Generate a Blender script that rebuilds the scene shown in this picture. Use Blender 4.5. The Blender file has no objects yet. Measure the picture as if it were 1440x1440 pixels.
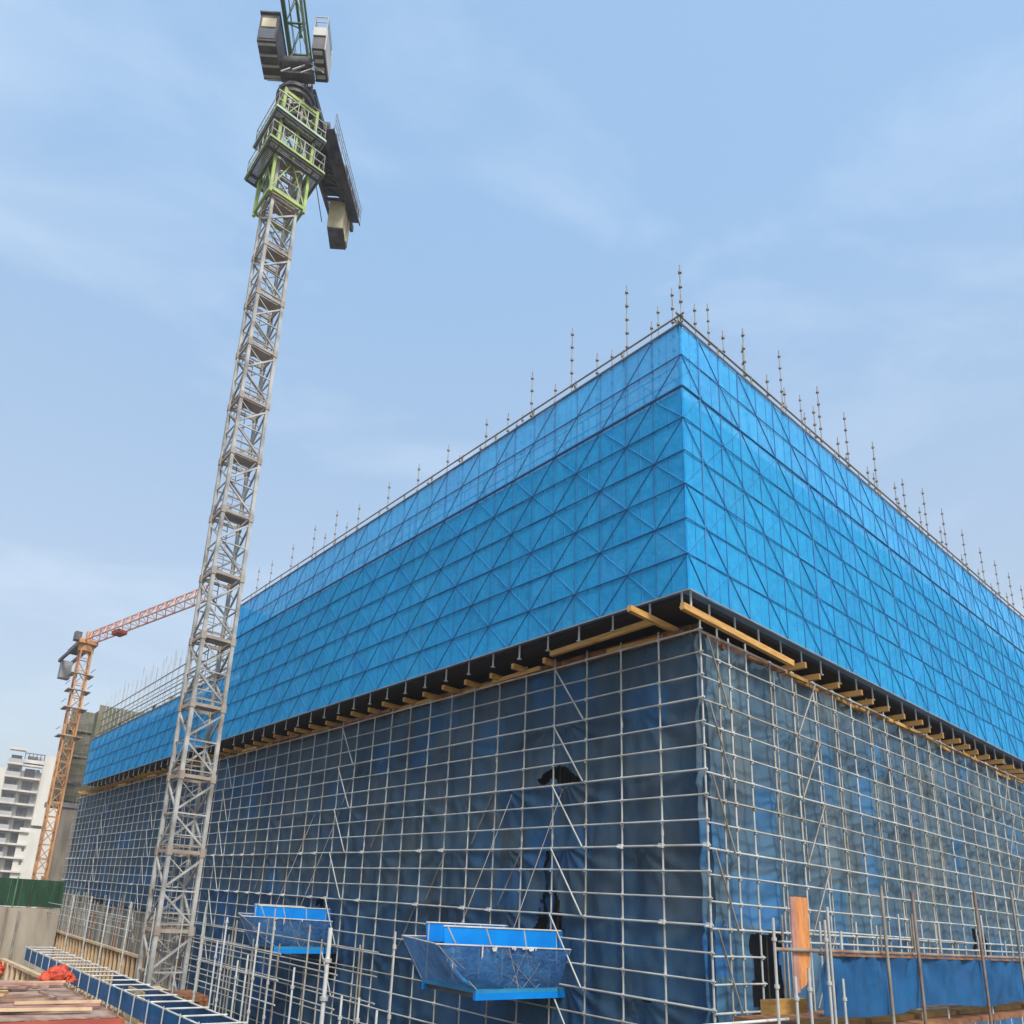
import bpy, bmesh, math, random
from mathutils import Vector, Matrix, noise
random.seed(7)
SC = bpy.context.scene
COL = SC.collection
R = math.radians
V = Vector

# ------------------------------------------------------------------ frames
D1 = V((-0.6052, 0.7961, 0.0))       # along the left facade, away from the corner
D2 = V((0.7961, 0.6052, 0.0))        # along the right facade, away from the corner
CL = V((6.645, 17.468, 0.0))         # lower scaffold corner (plan)
CB = V((6.035, 16.503, 0.0))         # blue screen corner (plan)
UP = V((0, 0, 1))
def L(b, z, off=0.0, o=CL): return o + D1 * b + D2 * off + UP * z
def G(b, z, off=0.0, o=CL): return o + D2 * b + D1 * off + UP * z
GROUND = -6.0

# ------------------------------------------------------------------ materials
def nodes_of(name):
    m = bpy.data.materials.new(name); m.use_nodes = True
    nt = m.node_tree; nt.nodes.clear()
    return m, nt, nt.nodes, nt.links
def mat(name, c, c2=None, rough=.6, metal=0., scale=3., bump=0., bscale=None, mixlo=.35, mixhi=.65, stretch=(1, 1, 1), detail=6., spec=.5, attr=None):
    m, nt, N, K = nodes_of(name)
    out = N.new('ShaderNodeOutputMaterial'); b = N.new('ShaderNodeBsdfPrincipled')
    b.inputs['Roughness'].default_value = rough; b.inputs['Metallic'].default_value = metal
    b.inputs['Specular IOR Level'].default_value = spec
    tc = N.new('ShaderNodeTexCoord'); mp = N.new('ShaderNodeMapping'); mp.inputs['Scale'].default_value = stretch
    K.new(tc.outputs['Object'], mp.inputs[0])
    n = N.new('ShaderNodeTexNoise'); n.inputs['Scale'].default_value = scale; n.inputs['Detail'].default_value = detail
    K.new(mp.outputs[0], n.inputs['Vector'])
    r = N.new('ShaderNodeValToRGB')
    r.color_ramp.elements[0].position = mixlo; r.color_ramp.elements[1].position = mixhi
    r.color_ramp.elements[0].color = (*c, 1); r.color_ramp.elements[1].color = (*(c2 or tuple(x * .75 for x in c)), 1)
    K.new(n.outputs['Fac'], r.inputs[0])
    col = r.outputs[0]
    if attr:
        a = N.new('ShaderNodeVertexColor'); a.layer_name = attr
        mx = N.new('ShaderNodeMix'); mx.data_type = 'RGBA'; mx.blend_type = 'MULTIPLY'; mx.inputs[0].default_value = 1
        K.new(col, mx.inputs['A']); K.new(a.outputs[0], mx.inputs['B']); col = mx.outputs['Result']
    K.new(col, b.inputs['Base Color'])
    if bump:
        n2 = N.new('ShaderNodeTexNoise'); n2.inputs['Scale'].default_value = bscale or scale * 4; n2.inputs['Detail'].default_value = 5
        K.new(mp.outputs[0], n2.inputs['Vector'])
        bp = N.new('ShaderNodeBump'); bp.inputs['Strength'].default_value = bump; bp.inputs['Distance'].default_value = .03
        K.new(n2.outputs['Fac'], bp.inputs['Height']); K.new(bp.outputs[0], b.inputs['Normal'])
    K.new(b.outputs[0], out.inputs[0])
    return m
def cloth(name, c, c2, alpha=.8, transl=.3, scale=.6, bump=.4, bscale=2.5, attr=None, rough=.7, stretch=(1, 1, 1)):
    m, nt, N, K = nodes_of(name)
    out = N.new('ShaderNodeOutputMaterial')
    b = N.new('ShaderNodeBsdfPrincipled'); b.inputs['Roughness'].default_value = rough; b.inputs['Specular IOR Level'].default_value = .25
    t = N.new('ShaderNodeBsdfTranslucent'); tr = N.new('ShaderNodeBsdfTransparent')
    tc = N.new('ShaderNodeTexCoord'); mp = N.new('ShaderNodeMapping'); mp.inputs['Scale'].default_value = stretch
    K.new(tc.outputs['Object'], mp.inputs[0])
    n = N.new('ShaderNodeTexNoise'); n.inputs['Scale'].default_value = scale; n.inputs['Detail'].default_value = 7
    n.inputs['Roughness'].default_value = .65
    K.new(mp.outputs[0], n.inputs['Vector'])
    r = N.new('ShaderNodeValToRGB'); r.color_ramp.elements[0].position = .36; r.color_ramp.elements[1].position = .64
    r.color_ramp.elements[0].color = (*c, 1); r.color_ramp.elements[1].color = (*c2, 1)
    K.new(n.outputs['Fac'], r.inputs[0]); col = r.outputs[0]
    if attr:
        a = N.new('ShaderNodeVertexColor'); a.layer_name = attr
        mx = N.new('ShaderNodeMix'); mx.data_type = 'RGBA'; mx.blend_type = 'MULTIPLY'; mx.inputs[0].default_value = 1
        K.new(col, mx.inputs['A']); K.new(a.outputs[0], mx.inputs['B']); col = mx.outputs['Result']
    K.new(col, b.inputs['Base Color']); K.new(col, t.inputs['Color'])
    if bump:
        n2 = N.new('ShaderNodeTexNoise'); n2.inputs['Scale'].default_value = bscale; n2.inputs['Detail'].default_value = 6
        n2.inputs['Distortion'].default_value = .8
        K.new(mp.outputs[0], n2.inputs['Vector'])
        bp = N.new('ShaderNodeBump'); bp.inputs['Strength'].default_value = bump; bp.inputs['Distance'].default_value = .08
        K.new(n2.outputs['Fac'], bp.inputs['Height']); K.new(bp.outputs[0], b.inputs['Normal'])
    m1 = N.new('ShaderNodeMixShader'); m1.inputs[0].default_value = transl
    K.new(b.outputs[0], m1.inputs[1]); K.new(t.outputs[0], m1.inputs[2])
    m2 = N.new('ShaderNodeMixShader'); m2.inputs[0].default_value = alpha
    K.new(tr.outputs[0], m2.inputs[1]); K.new(m1.outputs[0], m2.inputs[2]); K.new(m2.outputs[0], out.inputs[0])
    return m

M = {}
M['galv'] = mat('galvanised_tube', (.55, .57, .55), (.33, .33, .30), rough=.55, metal=.1, scale=1.5, mixlo=.3, mixhi=.7, bump=.15, bscale=20)
M['galv_mid'] = mat('dull_tube', (.42, .42, .38), (.27, .24, .19), rough=.6, metal=.1, scale=2.)
M['galv_old'] = mat('weathered_tube', (.36, .34, .29), (.20, .16, .12), rough=.6, metal=.2, scale=2.)
M['rust'] = mat('rusty_tube', (.20, .11, .07), (.28, .24, .2), rough=.75, scale=2.)
M['railsteel'] = mat('rail_tube', (.22, .20, .17), (.32, .31, .28), rough=.6, metal=.2, scale=1.)
M['white'] = mat('white_painted_tube', (.62, .64, .63), (.42, .42, .39), rough=.5, scale=2.)
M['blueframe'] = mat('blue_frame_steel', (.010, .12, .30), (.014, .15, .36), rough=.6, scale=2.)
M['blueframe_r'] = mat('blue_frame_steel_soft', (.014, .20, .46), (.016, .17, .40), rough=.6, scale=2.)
M['seam'] = mat('pale_blue_seam', (.02, .22, .52), (.02, .27, .6), rough=.6)
M['net'] = cloth('blue_mesh_screen', (.016, .38, .80), (.034, .47, .91), alpha=.87, transl=.25, scale=3.5, bump=.25, bscale=5, attr='tone')
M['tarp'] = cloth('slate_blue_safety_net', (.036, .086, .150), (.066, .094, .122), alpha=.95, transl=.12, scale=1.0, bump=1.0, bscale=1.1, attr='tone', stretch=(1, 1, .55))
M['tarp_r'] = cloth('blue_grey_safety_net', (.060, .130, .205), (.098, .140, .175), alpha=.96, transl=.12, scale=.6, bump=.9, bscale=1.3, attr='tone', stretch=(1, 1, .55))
M['bluesheet'] = cloth('blue_tarpaulin', (.008, .075, .20), (.012, .115, .29), alpha=.96, transl=.1, scale=.8, bump=.8, bscale=1.2)
M['bin'] = mat('bright_blue_sheet_metal', (.0, .26, .78), (.0, .20, .66), rough=.45, scale=1.5)
M['binnet'] = cloth('blue_catch_net', (.03, .12, .33), (.085, .25, .50), alpha=.84, transl=.3, scale=1.6, bump=.7, bscale=5)
M['concrete'] = mat('raw_concrete', (.25, .23, .19), (.12, .11, .095), rough=.9, scale=1.1, bump=.4, bscale=5, stretch=(1, 1, .4))
M['dark'] = mat('shade_toned_underside', (.018, .014, .012), (.032, .022, .016), rough=.9, scale=1.)  # near-black colour stands in for shade in the recess below the screens
M['inner'] = mat('building_concrete_core', (.16, .155, .15), (.10, .10, .10), rough=.9, scale=.5)
M['timber'] = mat('yellow_timber', (.62, .36, .10), (.45, .22, .05), rough=.6, scale=2.5, stretch=(1, 1, 6))
M['timber_mid'] = mat('darker_yellow_timber', (.40, .23, .06), (.28, .14, .035), rough=.7, scale=2.5)  # darker version of the yellow timber
M['timber_dark'] = mat('brown_timber', (.34, .15, .055), (.15, .06, .025), rough=.75, scale=2.5)
M['ply'] = mat('orange_plywood', (.66, .27, .085), (.42, .16, .055), rough=.7, scale=2.6, stretch=(3, 3, 1), bump=.1)
M['plyback'] = mat('film_faced_plywood_back', (.45, .24, .20), (.30, .14, .11), rough=.7, scale=2.5, bump=.2)
M['deck'] = mat('worn_formwork_plywood', (.20, .105, .085), (.46, .33, .24), rough=.8, scale=2.6, mixlo=.40, mixhi=.66, bump=.5, bscale=9, detail=10)
M['batten'] = mat('pale_batten_wood', (.66, .50, .30), (.50, .34, .19), rough=.7, scale=3)
M['red'] = mat('red_sheeting', (.62, .085, .03), (.45, .05, .025), rough=.6, scale=3, bump=.8, bscale=5)
M['redbeam'] = mat('red_oxide_edge', (.42, .085, .05), (.30, .06, .04), rough=.7, scale=2)
M['mast'] = mat('crane_mast_paint', (.44, .44, .42), (.20, .19, .17), rough=.65, scale=1.3, mixlo=.38, mixhi=.66)
M['ring'] = mat('crane_ring_brown', (.26, .20, .16), (.36, .32, .27), rough=.7, scale=1.2)
M['green'] = mat('lime_green_paint', (.38, .50, .12), (.24, .33, .09), rough=.5, scale=1.5)
M['dgreen'] = mat('deep_green_paint', (.07, .17, .07), (.12, .24, .10), rough=.5, scale=1.)
M['lgreen'] = mat('pale_green_paint', (.42, .58, .42), (.30, .42, .30), rough=.5, scale=1.)
M['steel'] = mat('dark_grey_steel', (.055, .052, .06), (.13, .12, .125), rough=.6, scale=1.5)
M['grey'] = mat('mid_grey_steel', (.30, .29, .30), (.20, .19, .20), rough=.6, scale=1.5)
M['cream'] = mat('cream_panel', (.66, .58, .38), (.54, .47, .30), rough=.6, scale=1.5)
M['ballast'] = mat('concrete_ballast', (.52, .46, .30), (.40, .35, .22), rough=.9, scale=1.5, bump=.3)
M['cab'] = mat('light_grey_cabinet', (.52, .52, .48), (.40, .40, .37), rough=.5, scale=1.)
M['orange'] = mat('orange_crane_paint', (.60, .31, .12), (.36, .17, .08), rough=.6, scale=.5)
M['orangered'] = mat('faded_red_crane_paint', (.58, .27, .20), (.66, .42, .33), rough=.6, scale=.3)
M['glass'] = mat('dark_window_glass', (.10, .105, .115), (.17, .175, .19), rough=.15, scale=1.)
M['render_w'] = mat('white_wall_render', (.62, .60, .54), (.50, .48, .44), rough=.9, scale=.35, stretch=(1, 1, .3))
M['render_g'] = mat('grey_wall_render', (.42, .42, .42), (.36, .36, .37), rough=.9, scale=.2)
M['greennet'] = cloth('green_brown_scaffold_net', (.15, .175, .10), (.28, .235, .185), alpha=.96, transl=.2, scale=.8, bump=.5, bscale=1.)
M['greenfence'] = mat('dark_green_hoarding', (.006, .035, .016), (.016, .075, .032), rough=.8, scale=2.5, bump=.6, bscale=6, stretch=(1, 1, .25))
M['beige'] = mat('beige_concrete_wall', (.40, .35, .28), (.24, .20, .155), rough=.9, scale=1.4, stretch=(1, 1, .2), bump=.4, bscale=4)
M['soil'] = mat('site_ground', (.22, .17, .125), (.15, .115, .085), rough=.95, scale=.25, bump=.6, bscale=3)
M['clamp'] = mat('steel_coupler', (.20, .19, .18), (.30, .28, .26), rough=.6, scale=4)
M['plat'] = mat('teal_blue_steel_floor', (.02, .20, .42), (.03, .28, .50), rough=.5, scale=2)

# ------------------------------------------------------------------ mesh builder
class MB:
    def __init__(s): s.v = []; s.f = []; s.sm = []
    def add(s, vs, fs, smooth=False):
        n = len(s.v); s.v += [V(v) for v in vs]; s.f += [[i + n for i in f] for f in fs]; s.sm += [smooth] * len(fs); return s
    def tube(s, a, b, r, n=6, r2=None):
        a = V(a); b = V(b); d = (b - a)
        if d.length < 1e-6: return s
        d.normalize(); x = d.orthogonal().normalized(); y = d.cross(x); r2 = r if r2 is None else r2
        vs = [a + (x * math.cos(t) + y * math.sin(t)) * r for t in [2 * math.pi * k / n for k in range(n)]]
        vs += [b + (x * math.cos(t) + y * math.sin(t)) * r2 for t in [2 * math.pi * k / n for k in range(n)]]
        fs = [[k, (k + 1) % n, n + (k + 1) % n, n + k] for k in range(n)]
        s.add(vs, fs, True); s.add(vs[:n], [list(range(n))[::-1]]); s.add(vs[n:], [list(range(n))]); return s
    def box(s, o, ax, ay, az):
        """box from corner o with three edge vectors"""
        o = V(o); ax = V(ax); ay = V(ay); az = V(az)
        vs = [o, o + ax, o + ax + ay, o + ay]; vs += [v + az for v in vs]
        fs = [[0, 3, 2, 1], [4, 5, 6, 7], [0, 1, 5, 4], [1, 2, 6, 5], [2, 3, 7, 6], [3, 0, 4, 7]]
        if ax.cross(ay).dot(az) < 0: fs = [f[::-1] for f in fs]
        return s.add(vs, fs)
    def bar(s, a, b, w, h, up=UP):
        """rectangular bar between two points, w across, h along up"""
        a = V(a); b = V(b); d = (b - a).normalized(); u = V(up)
        if abs(d.dot(u)) > .98: u = V((D1.x, D1.y, 0))
        x = d.cross(u).normalized(); y = x.cross(d).normalized()
        return s.box(a - x * w / 2 - y * h / 2, x * w, y * h, b - a)
    def quad(s, a, b, c, d): return s.add([a, b, c, d], [[0, 1, 2, 3]])
    def build(s, name, m, parent=None, org=None):
        me = bpy.data.meshes.new(name); org = V(org) if org is not None else None
        base = org if org is not None else (WORG.get(parent.name, V((0, 0, 0))) if parent else V((0, 0, 0)))
        me.from_pydata([v - base for v in s.v], [], s.f); me.update()
        for p, q in zip(me.polygons, s.sm): p.use_smooth = q
        me.materials.append(m)
        o = bpy.data.objects.new(name, me); COL.objects.link(o)
        if parent: o.parent = parent
        else: o.location = base
        WORG[o.name] = base
        return o
WORG = {}
def tag(o, label=None, cat=None, group=None, kind=None):
    if label: o['label'] = label
    if cat: o['category'] = cat
    if group: o['group'] = group
    if kind: o['kind'] = kind
    return o
def empty(name, loc, label, cat, group=None):
    e = bpy.data.objects.new(name, None); COL.objects.link(e); e.location = loc; e.empty_display_size = .3
    WORG[e.name] = V(loc)
    return tag(e, label, cat, group)
ORD = ['zeroth', 'first', 'second', 'third', 'fourth', 'fifth', 'sixth', 'seventh', 'eighth', 'ninth', 'tenth', 'eleventh', 'twelfth', 'thirteenth', 'fourteenth', 'fifteenth', 'sixteenth', 'seventeenth', 'eighteenth', 'nineteenth']
TENS = {20: 'twent', 30: 'thirt', 40: 'fort', 50: 'fift', 60: 'sixt'}
def ordn(n):
    if n < 20: return ORD[n]
    t = n // 10 * 10
    return TENS[t] + ('ieth' if n % 10 == 0 else 'y-' + ORD[n % 10])

# ------------------------------------------------------------------ cloth grid
def inpoly(x, y, P):
    c = False; j = len(P) - 1
    for i in range(len(P)):
        if (P[i][1] > y) != (P[j][1] > y) and x < (P[j][0] - P[i][0]) * (y - P[i][1]) / (P[j][1] - P[i][1]) + P[i][0]: c = not c
        j = i
    return c
def folds(x, z, seed):
    # slack cloth: creases fanning from the tie points at each third lift
    a = x / 2.475; i = math.floor(a); u = a - i; k = math.floor((7.1 - z) / 1.8); v = (7.1 - z) / 1.8 - k
    t = hsh(int(i), int(k), 31); dx = u - (.15 if t < .5 else .85); ang = math.atan2(dx * 2.4, v * 1.8 + .12)
    return .035 * (math.sin(ang * (9 + 6 * t) + t * 9) * math.exp(-v * 1.1)) + .03 * math.sin(x * 7.0 + 2.0 * noise.noise(V((x * .7, z * .25, seed)))) * (.3 + .7 * t)
def sheet(name, m, parent, fn, x0, x1, z0, z1, off, step, amp, holes=(), tone=None, freq=.8, bot=None, stretchz=.45, seed=0., billow=None):
    nx = max(1, round((x1 - x0) / step)); nz = max(1, round((z1 - z0) / step))
    me = bpy.data.meshes.new(name); vs = []; fs = []; tn = []
    base = WORG[parent.name]
    for i in range(nx + 1):
        x = x0 + (x1 - x0) * i / nx
        for k in range(nz + 1):
            z = z0 + (z1 - z0) * k / nz
            p = V((x * freq + seed, z * freq * stretchz, seed))
            d = (1.5 * folds(x, z, seed) if freq > .85 else 0) + (noise.noise(p) * 1.0 + abs(noise.noise(p * 2.3 + V((5, 0, 0)))) * .8 + noise.noise(p * 5.1) * .3) * amp if amp else 0
            if billow: d += billow(x, z)
            vs.append(fn(x, z, off + d) - base)
    for i in range(nx):
        for k in range(nz):
            xc = x0 + (x1 - x0) * (i + .5) / nx; zc = z0 + (z1 - z0) * (k + .5) / nz
            if bot and zc < bot(xc): continue
            w = noise.noise(V((xc * 3, zc * 2, 3.))) * .22 + noise.noise(V((xc * 9, zc * 6, 3.))) * .06
            if any(inpoly(xc + w, zc + w, h) for h in holes): continue
            a = i * (nz + 1) + k
            fs.append((a, a + nz + 1, a + nz + 2, a + 1)); tn.append(tone(xc, zc) if tone else (1, 1, 1))
    me.from_pydata(vs, [], fs); me.update()
    ca = me.color_attributes.new('tone', 'FLOAT_COLOR', 'CORNER')
    for p, c in zip(me.polygons, tn):
        p.use_smooth = True
        for li in p.loop_indices: ca.data[li].color = (*c, 1)
    me.materials.append(m)
    o = bpy.data.objects.new(name, me); COL.objects.link(o); o.parent = parent; WORG[o.name] = base
    return o
_rc = {}
def rnd(*k):
    if k not in _rc: _rc[k] = random.Random(hash(k) & 0xffffffff).random()
    return _rc[k]
def hsh(a, b, s):
    return random.Random(a * 7919 + b * 104729 + s * 1299709).random()
def panel_tone(seed, bw, zh, blue=.5):
    def f(x, z):
        i = int(math.floor(x / bw + .25 * noise.noise(V((z * .4, 1, seed))))); k = int(math.floor(z / zh + .3 * noise.noise(V((x * .3, 2, seed)))))
        h = hsh(i, k, seed); g = .95 + .16 * hsh(i // 2, k, seed + 5)
        if h < .12: c = (.7, 1.12, 1.45)          # bluer cloth
        elif h < .42: c = (1.18, 1.12, 1.04)        # dusty grey cloth
        else: c = (1, 1, 1)
        lo = min(1, max(0, (.6 - z) / 1.2 + .5 * noise.noise(V((x * .25, 0, seed)))))   # newer, bluer cloth on the lower lifts
        c = (c[0] * (1 - .35 * lo), c[1] * (1 - .03 * lo), c[2] * (1 + .22 * lo))
        n_ = 1.08 + .28 * noise.noise(V((x * .55, z * .45, seed + 3.))) + .15 * noise.noise(V((x * 2.1, z * .9, seed + 7.)))
        return tuple(q * g * n_ for q in c)
    return f

# ------------------------------------------------------------------ world, sun, camera
w = bpy.data.worlds.new('World'); SC.world = w; w.use_nodes = True
nt = w.node_tree; N = nt.nodes; K = nt.links; N.clear()
SUN_EL, SUN_AZ = R(46), R(159)       # azimuth clockwise from +Y
sky = N.new('ShaderNodeTexSky'); sky.sky_type = 'NISHITA'; sky.sun_disc = False
sky.sun_elevation = SUN_EL; sky.sun_rotation = SUN_AZ; sky.altitude = 50; sky.air_density = 1.25; sky.dust_density = 4.0; sky.ozone_density = 2.0
geo = N.new('ShaderNodeTexCoord'); mp = N.new('ShaderNodeMapping'); mp.inputs['Scale'].default_value = (1.2, 2.2, 4.5); mp.inputs['Rotation'].default_value = (0, .25, .6)
K.new(geo.outputs['Generated'], mp.inputs[0])
cn = N.new('ShaderNodeTexNoise'); cn.inputs['Scale'].default_value = 1.5; cn.inputs['Detail'].default_value = 9; cn.inputs['Roughness'].default_value = .55; cn.inputs['Distortion'].default_value = .5
K.new(mp.outputs[0], cn.inputs['Vector'])
cr = N.new('ShaderNodeValToRGB'); cr.color_ramp.elements[0].position = .46; cr.color_ramp.elements[1].position = .9
cr.color_ramp.elements[0].color = (0, 0, 0, 1); cr.color_ramp.elements[1].color = (.6, .6, .6, 1)
K.new(cn.outputs['Fac'], cr.inputs[0])
mx = N.new('ShaderNodeMix'); mx.data_type = 'RGBA'
veil = N.new('ShaderNodeMix'); veil.data_type = 'RGBA'; veil.inputs[0].default_value = .55      # thin even high haze
K.new(sky.outputs[0], veil.inputs['A']); 
sp = N.new('ShaderNodeSeparateXYZ'); K.new(geo.outputs['Generated'], sp.inputs[0])
vr = N.new('ShaderNodeMapRange'); vr.inputs['From Min'].default_value = 0; vr.inputs['From Max'].default_value = .75; K.new(sp.outputs['Z'], vr.inputs['Value'])
vc = N.new('ShaderNodeValToRGB'); vc.color_ramp.elements[0].color = (.40, .405, .40, 1); vc.color_ramp.elements[1].color = (.245, .395, .585, 1)
K.new(vr.outputs[0], vc.inputs[0]); vm = N.new('ShaderNodeVectorMath'); vm.operation = 'SCALE'; vm.inputs['Scale'].default_value = 10
K.new(vc.outputs[0], vm.inputs[0]); K.new(vm.outputs[0], veil.inputs['B'])
K.new(cr.outputs[0], mx.inputs[0]); K.new(veil.outputs['Result'], mx.inputs['A']); mx.inputs['B'].default_value = (4.5, 5.15, 5.9, 1)
bg = N.new('ShaderNodeBackground'); bg.inputs['Strength'].default_value = .14
K.new(mx.outputs['Result'], bg.inputs['Color']); wo = N.new('ShaderNodeOutputWorld'); K.new(bg.outputs[0], wo.inputs[0])

sd = bpy.data.lights.new('sun', 'SUN'); sd.energy = 2.5; sd.angle = R(15); sd.color = (1, .95, .87)
so = bpy.data.objects.new('sun', sd); COL.objects.link(so)
sv = V((math.sin(SUN_AZ) * math.cos(SUN_EL), math.cos(SUN_AZ) * math.cos(SUN_EL), math.sin(SUN_EL)))
so.rotation_euler = sv.to_track_quat('Z', 'Y').to_euler(); so.location = sv * 60

PITCH, ROLL = 0.275213802, 0.0659910219
Fw = V((0, math.cos(PITCH), math.sin(PITCH))); Rt = V((1, 0, 0)); Uu = Rt.cross(Fw)
R2 = Rt * math.cos(ROLL) + Uu * math.sin(ROLL); U2 = -Rt * math.sin(ROLL) + Uu * math.cos(ROLL)
cd = bpy.data.cameras.new('camera'); co = bpy.data.objects.new('camera', cd); COL.objects.link(co)
m3 = Matrix((R2, U2, -Fw)).transposed(); co.matrix_world = m3.to_4x4()
cd.sensor_fit = 'HORIZONTAL'; cd.sensor_width = 36; cd.lens = 36 * 1035.866 / 1440
cd.shift_x = (720 - 610.737) / 1440; cd.shift_y = (976.134 - 720) / 1440
cd.clip_start = .1; cd.clip_end = 3000
SC.camera = co
SC.view_settings.view_transform = 'Standard'; SC.view_settings.look = 'None'; SC.view_settings.exposure = 0.48; SC.view_settings.gamma = 1

# ------------------------------------------------------------------ ground
g = MB(); n = 30
gb = [(-900, -300), (900, -300), (900, 1500), (-900, 1500)]
g.add([(x, y, GROUND) for x, y in gb], [[0, 1, 2, 3]])
tag(g.build('ground', M['soil']), kind='structure')

# ------------------------------------------------------------------ concrete building
BT = empty('concrete_building', L(10, GROUND, 6), 'unfinished concrete building hidden behind the blue screens and scaffold', 'building')
mb = MB(); mb.box(L(1.6, GROUND, 2.2), D1 * 61, D2 * 42, UP * (7.30 - GROUND)); mb.build('wall', M['inner'], BT)
mb = MB(); mb.box(L(.45, 7.9, .45, CB), D1 * 28.2, D2 * 40, UP * 6.02); mb.build('upper_storey', M['inner'], BT)
mb = MB(); mb.box(L(28.66, 7.9, .45, CB), D1 * 29.8, D2 * 39, UP * 3.5); mb.build('upper_storey', M['inner'], BT)
# soffit that carries the screens
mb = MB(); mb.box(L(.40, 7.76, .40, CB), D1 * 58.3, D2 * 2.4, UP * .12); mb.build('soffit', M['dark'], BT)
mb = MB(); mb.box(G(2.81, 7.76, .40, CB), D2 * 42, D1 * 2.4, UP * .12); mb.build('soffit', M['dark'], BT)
mb = MB(); mb.box(L(.45, 6.9, .62), D1 * 60, D2 * .05, UP * .68); mb.build('fascia', M['timber_dark'], BT)
mb = MB(); mb.box(G(.9, 6.9, .55), D2 * 42, D1 * .05, UP * .62); mb.build('fascia', M['timber_dark'], BT)
mb = MB(); mb.box(L(.5, 6.95, .34), D1 * 58, D2 * .04, UP * .52); mb.build('form_board', M['timber_dark'], BT)
mb = MB(); mb.box(G(.9, 6.9, .36), D2 * 42, D1 * .04, UP * .46); mb.build('form_board', M['timber_dark'], BT)
for off in (.8, 1.4):
    mb = MB(); mb.bar(L(.2, 7.06, off), L(58, 7.2, off), .10, .12); mb.build('bearer', M['timber_dark'], BT)
    mb = MB(); mb.bar(G(1.9 if off < 1 else 2.5, 7.06, off * .55), G(41, 7.06, off * .55), .10, .12); mb.build('bearer', M['timber_dark'], BT)

# ------------------------------------------------------------------ blue screens
ZB, ZT, ZL = 7.74, 15.60, 11.64
ROW = (ZT - ZB) / 8
def screen(name, label, fn, b0, b1, z1, bay, first, side):
    t = empty(name, fn(b0, ZB, 0, CB), label, 'screen')
    rows = int(round((z1 - ZB) / ROW)); nb = int((b1 - b0) / bay)
    def fb(x, z, o): return fn(x, z, o, CB)
    def tone(x, z):
        i = int((x - b0) / bay); k = int((z - ZB) / ROW); s = 11 if side else 3
        h = .92 + .13 * hsh(i, k, s); q = .97 + .06 * hsh(i, 0, s + 1)
        return (h * q * (1.4 if hsh(i, k, s + 2) > .85 else 1), h * q, h)
    sheet('netting', M['net'], t, fb, b0, b1, ZB, z1, .02, .49, .02, tone=tone, freq=.7, stretchz=1, seed=side * 9)
    mf = M['blueframe_r'] if side else M['blueframe']
    for k in range(0, rows + 1):
        z = ZB + k * ROW if k < rows else z1
        r = (.042 if not side else .022) if (rows - k == 2 and rows == 8) else (.019 if not side else .015)
        if k == 0: continue
        mb = MB(); mb.tube(fb(b0, z, -.005), fb(b1, z, -.005), r); mb.build('frame_rail', M['blueframe'] if not side or rows - k == 2 else mf, t)
    x = b0 + first; i = 0
    while x <= b1 + .01:
        mb = MB(); mb.tube(fb(x, ZB, 0.01), fb(x, z1, 0.01), (.028 if i % 6 == 0 else .015) if side else .010); mb.build('frame_post', mf, t); x += bay; i += 1
    x = b0 + first * .5
    while x <= b1 and rows == 8:
        if not (side and x > b0 + 30):
            mb = MB(); mb.tube(fb(x, ZB, .016), fb(x, z1, .016), .007, 5); mb.build('panel_seam', M['seam'], t)
        x += bay
    # diagonal lattice
    zt = ZB + rows * ROW
    for s in (1, -1):
        for j in range(-rows - 2, nb + rows + 3):
            if (j % 2) == 0: continue
            # line b = j + s*r  with r = row index from the top
            pts = []
            for r_ in range(0, rows + 1):
                bb = j + s * r_
                if 0 <= bb <= nb: pts.append((b0 + (first - bay if bb > 0 else 0) + bb * bay, zt - r_ * ROW))
            if len(pts) < 2: continue
            strong = s == 1
            if not strong and rows == 8:
                pts2 = [p for p in pts if p[1] <= zt - 2 * ROW + .01]
                pts = pts2
                if len(pts) < 2: continue
            a, c = pts[0], pts[-1]
            mb = MB(); mb.tube(fb(a[0], a[1], .0 if strong else .012), fb(c[0], c[1], .0 if strong else .012), .014 if strong else .011, 5)
            mb.build('diagonal_brace', (M['blueframe'] if not side else mf) if strong else M['seam'], t)
    # bottom edge strip
    mb = MB(); mb.bar(fb(b0, ZB, -.02), fb(b1, ZB, -.02), .03, .035); mb.build('edge_trim', M['grey'], t)
    # top double guard rail with posts
    for dz, of in ((.05, .0), (.36, .05)):
        mb = MB(); mb.tube(fb(b0 - .1, z1 + dz, of), fb(b1, z1 + dz, of), .03); mb.build('guard_rail', M['railsteel'], t)
    x = b0 + .1
    mb = MB(); mb2 = MB()
    while x < b1:
        mb.tube(fb(x, z1 - .2, .05), fb(x, z1 + .42, .05), .022); mb.bar(fb(x + .12, z1 + .36, .1), fb(x, z1 + .03, .02), .035, .035); x += 1.83
    mb.build('guard_rail_posts', M['railsteel'], t)
    # short jack posts down to the joists
    x = b0 + (.15 if b0 < 1 else .7)
    while x < b1:
        mb = MB(); p = fn(x, 0, .3, CB)
        mb.box(p + UP * 7.385 - D1 * .05 - D2 * .05, D1 * .10, D2 * .10, UP * .03)
        mb.tube(p + UP * 7.41, p + UP * (ZB + .1), .028)
        mb.build('jack_post', M['galv'], t); x += 1.2
    return t
SL = screen('protective_screen', 'tall blue mesh screen around the top of the left facade, from crane mast to corner', L, 0, 28.9, ZT, .914, .914, 0)
SR = screen('protective_screen', 'sunlit blue mesh screen with vertical frames along the right facade', G, 0, 44.2, ZT, 1.01, .83, 1)
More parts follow.
